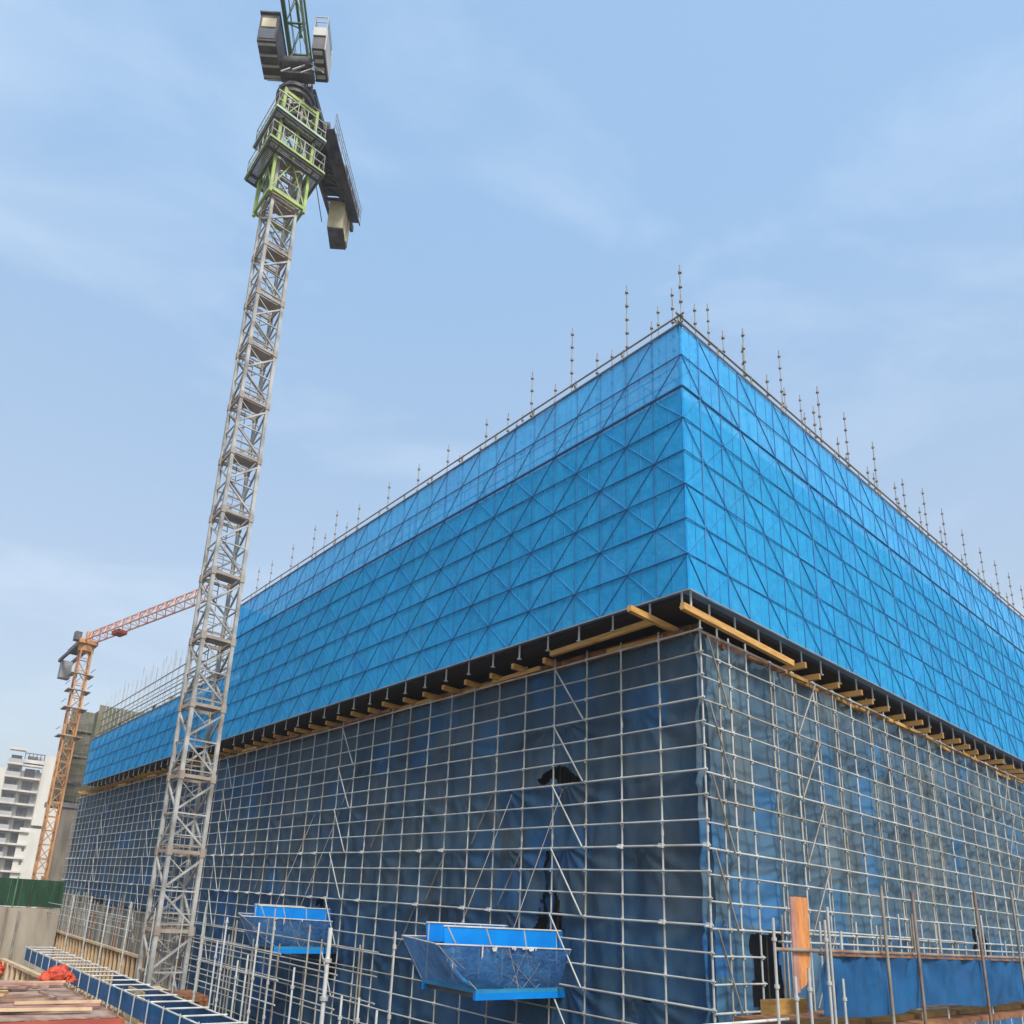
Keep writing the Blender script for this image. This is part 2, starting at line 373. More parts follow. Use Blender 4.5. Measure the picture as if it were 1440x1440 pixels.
SQ = screen('protective_screen', 'lower blue mesh screen at the far left beyond the crane mast', L, 29.0, 58.8, ZL, .914, .5, 0)
# end return of the tall screen
sheet('netting', M['net'], SL, lambda x, z, o: G(x, z, 28.9, CB), .03, 3.4, ZL, ZT, 0, .5, 0)

# ------------------------------------------------------------------ scaffold behind the parapet part of the screens (seen through the net)
def tube_obj(name, a, b, r, m, parent, n=6): mb = MB(); mb.tube(a, b, r, n); return mb.build(name, m, parent)
RS = empty('roof_scaffold', L(0, 13.6, 1.2, CB), 'inner scaffold standing on the slab, showing faintly through the upper left blue mesh', 'scaffold')
for i in range(24): tube_obj('standard', L(.9 + 1.2 * i, 13.6, 1.25, CB), L(.9 + 1.2 * i, 15.5, 1.25, CB), .03, M['galv_old'], RS)
for z in (13.95, 14.5, 15.05, 15.5):
    tube_obj('ledger', L(.4, z, 1.2, CB), L(28.7, z, 1.2, CB), .026, M['galv_old'], RS)
for i in range(0, 23, 3):
    tube_obj('brace', L(.9 + 1.2 * i, 13.7, 1.3, CB), L(2.1 + 1.2 * i, 15.5, 1.3, CB), .022, M['galv_old'], RS)
RS2 = empty('roof_scaffold', G(1.2, 13.6, 1.2, CB), 'inner scaffold behind the top of the sunlit right blue mesh', 'scaffold')
for i in range(34): tube_obj('standard', G(1.7 + 1.2 * i, 13.6, 1.25, CB), G(1.7 + 1.2 * i, 15.5, 1.25, CB), .025, M['galv_old'], RS2)
for z in (14.3, 15.3): tube_obj('ledger', G(1.3, z, 1.2, CB), G(43, z, 1.2, CB), .022, M['galv_old'], RS2)

# open scaffold rising over the low screen
RS3 = empty('roof_scaffold', L(39, 11.5, 1.0, CB), 'open pale scaffold of long rails rising above the low blue screen at the far left', 'scaffold')
for k, z in enumerate((12.15, 12.75, 13.4, 14.05, 14.75)):
    zz = z
    tube_obj('ledger', L(29.3, zz + .15, 1.0, CB), L(61, zz - .1, 1.0, CB), .045, M['railsteel'] if k > 2 else M['galv_old'], RS3)
    tube_obj('ledger', L(29.3, zz + .35, 2.4, CB), L(61, zz + .1, 2.4, CB), .035, M['galv'], RS3)
for i in range(25):
    b = 30 + 1.25 * i
    tube_obj('standard', L(b, 11.4, 1.0, CB), L(b, 15.2 + 1.6 * hsh(i, 1, 2), 1.0, CB), .028, M['galv'], RS3)
    tube_obj('standard', L(b + .5, 11.4, 2.4, CB), L(b + .5, 15.6 + 2.4 * hsh(i, 2, 2), 2.4, CB), .024, M['galv'], RS3)
mb = MB(); mb.box(L(29.3, 11.75, .5, CB), D1 * 31.5, D2 * .05, UP * .35); mb.build('toe_board', M['lgreen'], RS3)
for i in range(22):
    mb = MB(); b = 33 + 1.25 * i; mb.box(L(b, 12.15, 1.05, CB), D1 * (.5 + .4 * hsh(i, 3, 3)), D2 * .04, UP * (.35 + .5 * hsh(i, 4, 4)))
    mb.build('form_panel', M['cream'] if hsh(i, 5, 5) > .45 else M['greennet'], RS3)

# ------------------------------------------------------------------ bare standards sticking up over the roof edge
POLL = [(0.02,.1,17.7),(1.01,1.2,18.36),(2.34,2.4,19.41),(2.6,2.4,18.95),(1.99,.3,18.57),(3.27,1.2,17.55),(3.88,1.2,17.8),(4.17,.3,18.47),(5.73,1.2,17.7),(5.97,.3,17.84),(8.59,2.4,18.62),(8.9,2.4,18.53),(8.11,1.2,17.81),(8.27,.3,17.22),(9.62,1.2,17.28),(10.9,1.2,17.36),(10.49,.3,17.22),(12.95,1.2,17.26),(12.4,.3,17.27),(14.55,.3,17.38),(16.94,.3,17.34),(19.56,1.2,17.75),(19.0,.3,17.83),(21.72,1.2,17.99),(21.14,.3,17.9),(23.43,.3,17.67),(25.86,.3,17.57),(27.57,.3,17.72)]
POLR = [(2.7,1.2,18.88),(5.51,2.4,21.54),(2.71,.3,17.24),(3.9,.3,18.05),(5.53,1.2,18.97),(5.26,.3,17.07),(8.13,1.2,20.26),(6.38,.3,17.19),(12.25,2.4,21.24),(9.78,1.2,18.46),(8.44,.3,17.54),(8.88,.3,18.6),(10.19,.3,17.12),(13.14,1.2,18.29),(10.97,.3,18.57),(12.61,.3,17.01),(15.71,1.2,18.53),(13.38,.3,18.47),(15.19,.3,17.46),(18.16,1.2,18.38),(16.08,.3,18.01),(20.63,1.2,18.93),(18.32,.3,18.54),(19.93,.3,17.32),(20.47,.3,18.42),(25.76,1.2,18.36),(22.89,.3,18.29),(28.1,1.2,18.39),(25.24,.3,18.23),(29.95,1.2,18.2),(27.38,.3,18.31),(29.53,.3,18.38),(31.5,.3,18.3),(32.6,1.2,18.5)]
for arr, fn, face, side in ((POLL, L, 'left', 0), (POLR, G, 'right', 1)):
    arr = sorted(arr)
    for i, (b, off, zt) in enumerate(arr):
        zb_ = 15.42 if off < .2 else 13.6; p = fn(b, zb_, off, CB); tall = 'tall' if zt > 18.2 else 'short'
        pole = MB().tube(p, p + UP * (zt - zb_), .017, 6)
        o = pole.build('scaffold_pole', M['galv_old'], None, p)
        tag(o, '%s bare steel upright over the %s roof edge, %s one out from the building corner' % (tall, face, ordn(i + 1)), 'scaffold pole', 'bare uprights above the roof edge')
        z = zt - .26
        while z > 15.9:
            q = p + UP * (z - zb_)
            MB().tube(q - UP * .03, q + UP * .03, .052, 8).build('rosette', M['clamp'], o); z -= .5

# ------------------------------------------------------------------ yellow joists between the scaffold top and the screens
def joist(a, b, label, group='yellow timber joists under the blue screens', m='timber', wd=.12, h=.17):
    mb = MB(); mb.bar(a, b, wd, h); d = (V(b) - V(a)).normalized()
    o = mb.build('timber_joist', M[m], None, (V(a) + V(b)) / 2)
    return tag(o, label, 'timber beam', group)
i = 0; b = 5.05
while b < 61.5:
    i += 1; z = 7.30 + .002 * b
    joist(L(b, z + .05 * (hsh(i, 3, 8) - .5), -.38 - .28 * hsh(i, 0, 8)), L(b + .12 * (hsh(i, 2, 8) - .5), z, 1.9), '%s yellow joist end below the left blue screens, counted from the corner' % ordn(i)); b += 1.2
i = 0; b = 4.3
while b < 43:
    i += 1
    joist(G(b, 7.12 + .05 * (hsh(i, 3, 9) - .5), -.34 - .26 * hsh(i, 0, 9)), G(b + .12 * (hsh(i, 2, 9) - .5), 7.12, .9), '%s yellow joist end below the right blue screen, counted from the corner' % ordn(i), m='timber_mid'); b += 1.2
rj = random.Random(12)
for i in range(34):
    b = 1.2 + i * 1.55 + rj.uniform(-.5, .5); ln = rj.uniform(.7, 2.4); o_ = rj.uniform(-.1, .25); sk = rj.uniform(-.12, .12)
    joist(L(b, 7.215 + .004 * i % .03, o_), L(b + ln, 7.215 + .004 * i % .03, o_ + sk), 'irregular lower timber lying along the left facade just above the scaffold, %s from the corner' % ordn(i + 1), 'irregular timbers on the scaffold top', rj.choice(['timber', 'timber_mid', 'timber_dark']), .10, .13)
for i in range(22):
    b = 2.2 + i * 1.75 + rj.uniform(-.5, .5); ln = rj.uniform(.7, 2.2); o_ = rj.uniform(-.1, .2)
    joist(G(b, 6.985 + .003 * (i % 4), o_), G(b + ln, 6.985 + .003 * (i % 4), o_ + rj.uniform(-.1, .1)), 'irregular lower timber lying along the right facade just above the scaffold, %s from the corner' % ordn(i + 1), 'irregular timbers on the scaffold top', rj.choice(['timber', 'timber_mid', 'timber_dark']), .08, .10)
joist(L(1.0, 7.5, -.42), L(4.75, 7.42, -.42), 'long yellow beam lying along the left facade under the screen, near the corner', m='timber', h=.16)
joist(G(-1.25, 7.27, -.32), G(4.05, 7.14, -.32), 'longest yellow beam, running past the corner along the right facade', m='timber', h=.17)
joist(G(-1.7, 7.42, .9), G(1.0, 7.36, .9), 'short yellow beam poking out just left of the building corner', m='timber', h=.16)
joist(L(.6, 7.2, .15), L(4.6, 7.2, .15), 'lower brown beam behind the long yellow one on the left', m='timber_dark', h=.16)

# ------------------------------------------------------------------ lower scaffold
ZTOP = 7.10; RP = .60; BAY = 1.2375
H_L = [[(5.75, 3.66), (5.5, 3.95), (4.95, 4.2), (4.5, 3.95), (4.1, 3.72), (3.95, 3.62), (4.6, 3.58)],
       [(5.50, 1.60), (5.26, 1.65), (5.1, 1.0), (4.85, .2), (4.6, -.75), (5.2, -.85), (5.9, -.9), (5.8, -.4), (5.5, .35)],
       [(18.7, -.12), (18.0, -.12), (18.0, -.46), (18.7, -.46)],
       [(17.0, -2.15), (16.2, -2.25), (16.5, -2.8), (16.9, -3.3), (17.1, -3.2)],
       [(2.1, -1.94), (1.6, -1.94), (1.7, -2.02), (2.0, -2.04)]]
def bot_l(x): return -6 if x < 33 else (-1.55 if x < 50 else -1.2)
def bil(x, z):   # bulge between tie rows
    k = (ZTOP - z) % 1.8
    return .05 * math.sin(k / 1.8 * math.pi)
LS = empty('scaffold', L(0, GROUND, 0), 'grey tube scaffold with slate blue netting on the left facade below the blue screen', 'scaffold')
for xa, xb, st in ((.06, 3.66, .10), (3.66, 6.9, .05), (6.9, 33.0, .12), (33.0, 64.2, .2)):
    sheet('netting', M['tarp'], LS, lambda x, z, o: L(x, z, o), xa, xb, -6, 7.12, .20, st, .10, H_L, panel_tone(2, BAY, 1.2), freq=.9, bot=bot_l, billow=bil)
nb = 52
for i in range(nb + 1):
    b = BAY * i; zt = ZTOP + .12 + .22 * hsh(i, 1, 1) if b > 3.7 else ZTOP + .25
    mb = MB(); j1, j2, j3 = [.03 * (hsh(i, q, 55) - .5) for q in (1, 2, 3)]
    mb.tube(L(b + j1, GROUND, 0), L(b + j2, .5, j1), .026); mb.tube(L(b + j2, .5, j1), L(b + j3, zt, j2 * .5), .0255)
    for z_ in (-2.2 + 1.2 * hsh(i, 4, 55), 1.4 + hsh(i, 5, 55), 4.4 + hsh(i, 6, 55)): mb.tube(L(b + j2, z_, j1 * .5), L(b + j2, z_ + .16, j1 * .5), .034)
    mb.build('standard', M['galv'] if hsh(i, 7, 55) > .25 else M['galv_mid'], LS)
rows_ = [ZTOP - RP * k for k in range(0, 22)]
for k, z in enumerate(rows_):
    e = 64.35 if z > -1.6 else 36
    mb = MB(); x_ = -.08; zz_ = z
    while x_ < e:
        x2 = min(e, x_ + BAY * 2 + .001); z2 = z + .03 * (hsh(int(x2 * 4), k, 66) - .5)
        mb.tube(L(x_, zz_, -.045), L(x2, z2, -.045), .0245 if k % 3 else .029); x_ = x2; zz_ = z2
    for i in range(int(e / BAY) + 1): mb.tube(L(BAY * i, z - .05, -.02), L(BAY * i, z + .05, -.02), .043, 6)
    mb.build('ledger', M['galv'] if hsh(k, 1, 8) > .2 else M['galv_mid'], LS)
for col0, dirn in ((4, -1), (14, -1), (24, -1), (34, -1), (44, -1)):
    for k in range(6):
        z = ZTOP - 1.8 * k
        tube_obj('brace', L(BAY * col0 - .03, z, -.09), L(BAY * (col0 - 1) + .05, z - 1.78, -.09), .024, M['galv'], LS)
for bb, z in ((BAY * 8, 1.7), (BAY * 5.1, 1.65), (BAY * 6.2, 3.5), (BAY * 11, 3.5), (BAY * 13, 5.3), (BAY * 19, 1.7), (BAY * 9.2, -.1)):
    tube_obj('brace', L(bb, z, .12), L(bb + .95, z - 1.6, .12), .022, M['galv_old'], LS)
# inner row of standards seen through the openings
for i in range(0, 20):
    tube_obj('inner_standard', L(.65 + BAY * i, GROUND, 1.0), L(.65 + BAY * i, 7, 1.0), .024, M['galv_old'], LS)
for k in range(0, 12):
    tube_obj('inner_ledger', L(.2, 7.1 - 1.2 * k, 1.0), L(24, 7.1 - 1.2 * k, 1.0), .024, M['galv_old'], LS)
sheet('torn_flap', M['tarp'], LS, lambda x, z, o: L(x, z, o), 5.25, 5.62, -.6, 1.62, .42, .06, .22, tone=lambda x, z: (.8, 1.1, 1.5), freq=1.5)
sheet('torn_flap', M['tarp'], LS, lambda x, z, o: L(x, z, o), 4.6, 4.9, -.8, .5, .40, .06, .2, tone=lambda x, z: (.9, 1.1, 1.3), freq=1.5)
for i in range(14):
    mb = MB(); x_ = 3.9 + i * .15; mb.tube(L(x_, -1.2, 1.3 + .2 * hsh(i, 1, 1)), L(x_ + .1 * hsh(i, 2, 2), 4.4, 1.35), .012, 5); mb.build('starter_bar', M['rust'], LS)
# swivel couplers and small ties on some nodes
for i in range(0, nb, 1):
    for k in (9, 12):
        if hsh(i, k, 77) > .62:
            p = L(BAY * i, rows_[k], -.07); mb = MB(); mb.box(p - D1 * .06 - UP * .05 - D2 * .06, D1 * .12, D2 * .10, UP * .11)
            mb.tube(p - UP * .02, p - D2 * .18 - UP * .02, .022); mb.build('coupler', M['white'], LS)

RSc = empty('scaffold', G(0, GROUND, 0), 'grey tube scaffold with blue grey netting on the right facade below the blue screen', 'scaffold')
H_R = [[(2.15, -.16), (3.5, -.16), (3.5, -6), (2.15, -6)], [(17.5, .35), (18.6, .1), (19.2, -.6), (17.6, -.6)]]
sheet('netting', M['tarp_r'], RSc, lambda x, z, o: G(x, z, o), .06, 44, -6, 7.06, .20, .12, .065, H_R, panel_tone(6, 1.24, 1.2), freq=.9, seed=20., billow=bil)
posR = [.76, 1.28, 2.11] + [2.11 + 1.25 * k for k in range(1, 34)]
for i, b in enumerate(posR):
    tube_obj('standard', G(b + .03 * (hsh(i, 1, 56) - .5), GROUND, 0), G(b + .03 * (hsh(i, 2, 56) - .5), 7.12 + .3 * hsh(i, 1, 9), 0), .026, M['galv'] if hsh(i, 3, 56) > .25 else M['galv_mid'], RSc)
    if b > 3 and hsh(i, 5, 57) > .55: tube_obj('standard', G(b + .32, GROUND if i % 2 else 1.2, .06), G(b + .32, 6.9, .06), .021, M['galv_mid'], RSc)
    if 2 < b: tube_obj('inner_standard', G(b + .6, GROUND, .85), G(b + .6, 7, .85), .024, M['galv_old'], RSc)
for k in range(0, 22):
    z = 7.03 - RP * k
    e = 44.3 if z > -.5 else 2.2
    mb = MB(); x_ = -.05; zz_ = z
    for x2 in [.76, 2.11] + [2.11 + 2.5 * q for q in range(1, 18)]:
        if x_ >= e: break
        x2 = min(x2, e); z2 = z + .03 * (hsh(int(x2 * 4), k, 67) - .5)
        mb.tube(G(x_, zz_, -.045), G(x2, z2, -.045), .0245 if k % 3 else .029); x_ = x2; zz_ = z2
    for b in posR:
        if b < e: mb.tube(G(b, z - .05, -.02), G(b, z + .05, -.02), .043, 6)
    mb.build('ledger', M['galv'] if hsh(k, 1, 9) > .2 else M['galv_mid'], RSc)
for i0, s in ((0, 1), (4, -1), (18, -1)):
    for k in range(5):
        z = 7.0 - 1.8 * k; a = posR[i0]; c = posR[i0 + 1] if i0 else .22
        if i0 == 0: a, c = .15, 1.0
        tube_obj('brace', G(a if s > 0 else c, z, -.09), G(c if s > 0 else a, z - 1.78, -.09), .021, M['galv_old'], RSc)

# ------------------------------------------------------------------ loading platforms (baskets)
def platform(b0, wdt, ln, label, tornness):
    zf = -2.08; t = empty('loading_platform', L(b0, zf, 0), label, 'loading platform', 'blue loading platforms on the left facade')
    flare = 1.75; zr = -.92
    mb = MB(); mb.box(L(b0, zf, .6), D1 * wdt, -D2 * (ln + .6), UP * .10); mb.build('floor', M['plat'], t)
    for e in (0, wdt - .1):
        mb = MB(); mb.box(L(b0 + e, zf - .16, 1.2), D1 * .1, -D2 * (ln + 1.2), UP * .158); mb.build('side_beam', M['bin'], t)
    for k in range(4):
        mb = MB(); mb.box(L(b0 + .1, zf - .12, -.3 - k * (ln - .4) / 3), D1 * (wdt - .2), D2 * .08, UP * .118); mb.build('cross_beam', M['steel'], t)
    # upright guard boards along the two long sides
    def pts(side): # bottom inner, bottom outer, top outer, top inner
        b = b0 + (.02 if side == 0 else wdt - .05)
        return b
    for sd_ in (0, 1):
        b = pts(sd_); to = ln * (1.38 if sd_ == 0 else 1.0)
        mb = MB()
        A = [L(b, -1.02, .15), L(b, -1.02, -to * .98), L(b, -.53, -to), L(b, -.53, .15)]
        mb.add(A + [p + D1 * .03 for p in A], [[0, 1, 2, 3], [7, 6, 5, 4], [0, 4, 5, 1], [1, 5, 6, 2], [2, 6, 7, 3], [3, 7, 4, 0]])
        mb.build('guard_board', M['bin'], t)
        mb = MB(); mb.tube(L(b, -.53, .1), L(b, -.53, -to), .025); mb.build('top_tube', M['white'], t)
        for q in (.02, .33, .66, .97):
            mb = MB(); mb.tube(L(b, zf, -q * ln), L(b, -.53, -q * to), .022); mb.build('upright', M['galv'], t)
    # flared catch nets
    def net(fa, fb_, fc, fd, seed):
        base = WORG[t.name]; n_, m_ = 16, 8; vs = []; fs = []
        for i in range(n_ + 1):
            for k in range(m_ + 1):
                u, v = i / n_, k / m_
                p = (fa * (1 - u) + fb_ * u) * (1 - v) + (fd * (1 - u) + fc * u) * v
                s = math.sin(v * math.pi) * (.10 + .10 * math.sin(u * 9 + seed)) + noise.noise(V((u * 5, v * 4, seed))) * .10 * math.sin(v * math.pi)
                p = p - UP * s * .9
                vs.append(p - base)
        for i in range(n_):
            for k in range(m_):
                a = i * (m_ + 1) + k; fs.append((a, a + m_ + 1, a + m_ + 2, a + 1))
        me = bpy.data.meshes.new('catch_net'); me.from_pydata(vs, [], fs); me.update(); me.materials.append(M['binnet'])
        for p in me.polygons: p.use_smooth = True
        o = bpy.data.objects.new('catch_net', me); COL.objects.link(o); o.parent = t
    fl = .42
    n0, n1 = L(b0, zf + .1, -.05), L(b0, zf + .1, -ln); n2, n3 = L(b0 + wdt, zf + .1, -ln), L(b0 + wdt, zf + .1, -.05)
    t0, t1 = L(b0 - fl, zr - .06, .0), L(b0 - fl, zr, -ln - 1.65); t2, t3 = L(b0 + wdt + fl, zr, -ln - .45), L(b0 + wdt + fl, zr, 0)
    net(n0, n1, t1, t0, 1); net(n1, n2, t2, t1, 2); net(n2, n3, t3, t2, 3)
    for a, c in ((t0, t1), (t1, t2), (t2, t3)): mb = MB(); mb.tube(a, c, .022); mb.build('rim_tube', M['white'], t)
    for a, c in ((n1, t1), (n2, t2), (n0, t0), ((n0 + n1) / 2, (t0 + t1) / 2), ((n0 + n1 * 2) / 3, (t0 + t1 * 2) / 3)): mb = MB(); mb.tube(a, c, .016); mb.build('net_stay', M['galv'], t)
    for u in (.12, .28, .45, .62, .8):
        for (na, nb_, tb, ta) in ((n0, n1, t1, t0), (n1, n2, t2, t1)):
            for du in (.13, -.13):
                p = na.lerp(nb_, u); q = ta.lerp(tb, min(1, max(0, u + du * 2))); m_ = (p + q) / 2 - UP * .07
                mb = MB(); mb.tube(p, m_, .007, 4); mb.tube(m_, q, .007, 4); mb.build('net_rope', M['galv_mid'], t)
    # tattered white strips
    rt = random.Random(int(tornness * 100))
    for k in range(int(16 * (1 - tornness) + 2)):
        u = .30 + .42 * rt.random() ** 1.2; p = t0.lerp(t1, u) - D1 * .03
        w_ = rt.uniform(.03, .22); h_ = rt.uniform(.03, .12) if rt.random() < .75 else rt.uniform(.2, .34)
        if h_ > .19: w_ = .05
        mb = MB(); q = [p, p + D2 * w_, p + D2 * (w_ * rt.uniform(.5, 1.1)) - UP * h_ * rt.uniform(.5, 1), p + D2 * w_ * rt.uniform(0, .3) - UP * h_]
        mb.add(q + [v - D1 * .012 for v in q], [[0, 1, 2, 3], [7, 6, 5, 4], [0, 4, 5, 1], [1, 5, 6, 2], [2, 6, 7, 3], [3, 7, 4, 0]])
        mb.build('torn_strip', M['white'], t)
    # suspension cables up to the scaffold
    for b in (b0 + .05, b0 + wdt - .05):
        mb = MB(); mb.tube(L(b, zf + .1, -ln * .8), L(b, 3.4, .1), .012, 5); mb.build('cable', M['galv_old'], t)
    return t
platform(4.62, 2.2, 2.95, 'blue loading basket with torn white strips on the rim, nearer the building corner', .5)
platform(17.1, 2.2, 2.2, 'smaller looking blue loading basket farther along the left facade, near the crane mast', .9)

# ------------------------------------------------------------------ near tower crane
LEGC = V((-9.56, 28.44, 0)); W = 1.27; HS = 2.88
def Q(a, b, z): return LEGC + D1 * a + D2 * b + UP * z
TC = empty('tower_crane', Q(W / 2, W / 2, GROUND), 'big green and grey tower crane whose lattice mast crosses the left facade', 'tower crane')
mb = MB(); mb.box(Q(-1.6, -1.6, GROUND), D1 * 4.4, D2 * 4.4, UP * .9); mb.build('foundation', M['concrete'], TC)
def lattice_section(z0, z1, first):
    mb = MB(); lw = .145
    cs = [(0, 0), (0, W), (W, W), (W, 0)]
    for a, b in cs: mb.box(Q(a - lw / 2, b - lw / 2, z0), D1 * lw, D2 * lw, UP * (z1 - z0))
    zm = (z0 + z1) / 2
    for i in range(4):
        (a0, b0), (a1, b1) = cs[i], cs[(i + 1) % 4]
        mb.bar(Q(a0, b0, zm), Q(a1, b1, zm), .055, .055)
        if i % 2 == 0: p, q = (a1, b1), (a0, b0)
        else: p, q = (a0, b0), (a1, b1)
        mb.bar(Q(*p, z1 - .28), Q(*q, zm + .1), .075, .075); mb.bar(Q(*q, zm - .1), Q(*p, z0 + .22), .075, .075)
        mb.bar(Q(*q, z1 - .2), Q((a0 + a1) / 2, (b0 + b1) / 2, z1 - .75), .035, .035); mb.bar(Q(a0, b0, z0 + .62), Q(a1, b1, z0 + .62), .035, .035)
    s = mb.build('mast_section', M['mast'], TC)
    # joint frame with platform
    mb = MB()
    for i in range(4):
        (a0, b0), (a1, b1) = cs[i], cs[(i + 1) % 4]
        mb.bar(Q(a0, b0, z0), Q(a1, b1, z0), .08, .13); mb.bar(Q(a0, b0, z0 + .24), Q(a1, b1, z0 + .24), .05, .05)
    for a, b in cs: mb.box(Q(a - .1, b - .1, z0 - .16), D1 * .2, D2 * .2, UP * .34)
    mb.box(Q(.15, .1, z0 - .02), D1 * .62, D2 * 1.05, UP * .04); mb.bar(Q(0, W, z0 + .01), Q(W, 0, z0 + .01), .05, .05)
    mb.build('joint_frame', M['ring'], s)
    mb = MB()
    f = .3 if int(z0 / HS) % 2 else .0
    for e in (0, .38): mb.bar(Q(.78 , .25 + e, z0), Q(.95, .25 + e, z1), .03, .03)
    n_ = 9
    for k in range(n_): zz = z0 + (k + .5) * (z1 - z0) / n_; mb.bar(Q(.78 + .17 * (k + .5) / n_, .25, zz), Q(.78 + .17 * (k + .5) / n_, .63, zz), .025, .025)
    mb.build('ladder', M['grey'], s)
zz = 1.25 - HS * 3 + .02
lattice_section(-5.1, zz + .0, True) if zz > -5.1 else None
z = 1.25 - 2 * HS
lattice_section(GROUND + .9, z, True)
while z < 37: lattice_section(z, z + HS, False); z += HS
ZM = z   # top of mast sections
# climbing frame
cf = MB(); lo, hi = -.28, 1.55
def ringbars(mb, z, lo, hi, w_, h_):
    c = [(lo, lo), (lo, hi), (hi, hi), (hi, lo)]
    for i in range(4): mb.bar(Q(*c[i], z), Q(*c[(i + 1) % 4], z), w_, h_)
cage = MB()
for z_ in (33.05, 35.35, 37.55, 39.4): ringbars(cage, z_, lo, hi, .13, .18)
for a, b in ((lo, lo), (lo, hi), (hi, hi), (hi, lo)): cage.bar(Q(a, b, 32.8), Q(a, b, 39.6), .14, .14)
for a, b in ((lo, .65), (.65, lo), (hi, .65), (.65, hi)): cage.bar(Q(a, b, 35.35), Q(a, b, 37.55), .09, .09)
cage.build('climbing_frame', M['green'], TC)
cg = MB()
for (a0, b0), (a1, b1) in (((lo, lo), (lo, hi)), ((lo, lo), (hi, lo)), ((hi, hi), (lo, hi)), ((hi, hi), (hi, lo))):
    for z0_, z1_ in ((33.1, 35.3), (35.4, 37.5), (37.6, 39.4)):
        cg.bar(Q(a0, b0, z0_), Q((a0 + a1) / 2, (b0 + b1) / 2, z1_), .05, .05); cg.bar(Q((a0 + a1) / 2, (b0 + b1) / 2, z1_), Q(a1, b1, z0_), .05, .05)
cg.build('climbing_frame_lacing', M['green'], TC)
for z_, lo_, hi_, nm in ((35.3, -.85, 2.1, 0), (37.5, -.72, 2.0, 1)):
    dk = MB(); wd = .5; n_ = 34
    for k in range(n_):
        u = lo_ + (hi_ - lo_) * (k + .5) / n_
        if lo_ + wd < u < hi_ - wd:
            dk.bar(Q(u, lo_ + .02, z_), Q(u, lo_ + wd, z_), .05, .03); dk.bar(Q(u, hi_ - wd, z_), Q(u, hi_ - .02, z_), .05, .03)
        else: dk.bar(Q(u, lo_ + .02, z_), Q(u, hi_ - .02, z_), .05, .03)
    for u in (lo_ + .05, lo_ + wd, hi_ - wd, hi_ - .05):
        dk.bar(Q(u, lo_ + .02, z_ - .09), Q(u, hi_ - .02, z_ - .09), .06, .12); dk.bar(Q(lo_ + .02, u, z_ - .09), Q(hi_ - .02, u, z_ - .09), .055, .115)
    d = dk.build('work_platform', M['steel'], TC)
    rl = MB()
    for h in (.12, .6, 1.15): ringbars(rl, z_ + h, lo_ + .03, hi_ - .03, .035, .035)
    for k in range(6):
        u = lo_ + .03 + (hi_ - lo_ - .06) * k / 5
        for a, b in ((u, lo_ + .03), (u, hi_ - .03), (lo_ + .03, u), (hi_ - .03, u)): rl.bar(Q(a, b, z_), Q(a, b, z_ + 1.15), .03, .03)
    rl.build('railing', M['cab'], d)
    eb = MB(); ringbars(eb, z_ + .02, lo_ - .03, hi_ + .03, .05, .12); eb.build('edge_beam', M['lgreen'] if nm else M['green'], d)
# hydraulic jack and clutter inside the frame
mb = MB(); mb.tube(Q(.65, -.1, 33.3), Q(.65, -.1, 36.8), .09, 8); mb.box(Q(.35, -.25, 35.5), D1 * .5, D2 * .35, UP * .45); mb.build('climbing_jack', M['steel'], TC)
# slewing assembly (axes: X right, Y away from viewer)
CX, CY = -9.44, 29.33
def T(x, y, z): return V((CX + x, CY + y, z))
X, Y = V((1, 0, 0)), V((0, 1, 0))
mb = MB(); mb.tube(T(0, 0, 40.0), T(0, 0, 40.28), .95, 20); mb.tube(T(0, 0, 40.28), T(0, 0, 40.5), 1.05, 20); mb.build('slewing_ring', M['steel'], TC)
mb = MB(); mb.box(T(-.68, -1.2, 40.83), X * 1.75, Y * .5, UP * .28); mb.box(T(-.62, -.1, 40.83), X * 1.6, Y * 1.0, UP * .5); mb.tube(T(-.5, -1.25, 41.4), T(.9, -1.25, 41.4), .3, 10)
for k in range(5): mb.bar(T(-.6 + .38 * k, -1.55, 41.1), T(-.6 + .38 * k, -.95, 42.3), .06, .06)
mb.build('machinery_body', M['steel'], TC)
mb = MB(); rq = random.Random(9)
for k in range(26):
    x = rq.uniform(-.75, 1.1); y = rq.uniform(-1.7, .4); z_ = rq.uniform(38.6, 42.4); d = rq.choice([X, Y, UP, X + UP * .6, X - UP * .8])
    mb.bar(T(x, y, z_), T(x, y, z_) + d * rq.uniform(.3, .8), rq.uniform(.03, .08), rq.uniform(.03, .08))
mb.build('pipework', M['cab'], TC)
mb = MB()
for a, b in ((-.6, -.6), (.6, -.6), (-.6, .6), (.6, .6)):
    mb.bar(T(a, b, 38.2), T(a * .75, b * .75, 43.6), .10, .10)
for z_ in (38.9, 39.7, 41.2, 42.4): 
    for (a, b), (c, d) in (((-.6, -.6), (.6, -.6)), ((.6, -.6), (.6, .6)), ((.6, .6), (-.6, .6)), ((-.6, .6), (-.6, -.6))): mb.bar(T(a, b, z_), T(c, d, z_), .07, .09)
for z_ in (39.7, 41.2):
    mb.bar(T(-.6, -.6, z_), T(.6, -.6, z_ + 1.2), .05, .05); mb.bar(T(.6, -.6, z_), T(-.6, -.6, z_ + 1.2), .05, .05)
mb.build('turret_frame', M['ring'], TC)
mb = MB(); mb.box(T(-.8, -.6, 40.55), X * 1.7, Y * .35, UP * .22); mb.box(T(-.8, .4, 40.55), X * 1.7, Y * .35, UP * .22); mb.box(T(-.8, -.245, 40.55), X * .3, Y * .64, UP * .22); mb.box(T(.6, -.245, 40.55), X * .3, Y * .64, UP * .22); mb.build('turntable', M['steel'], TC)
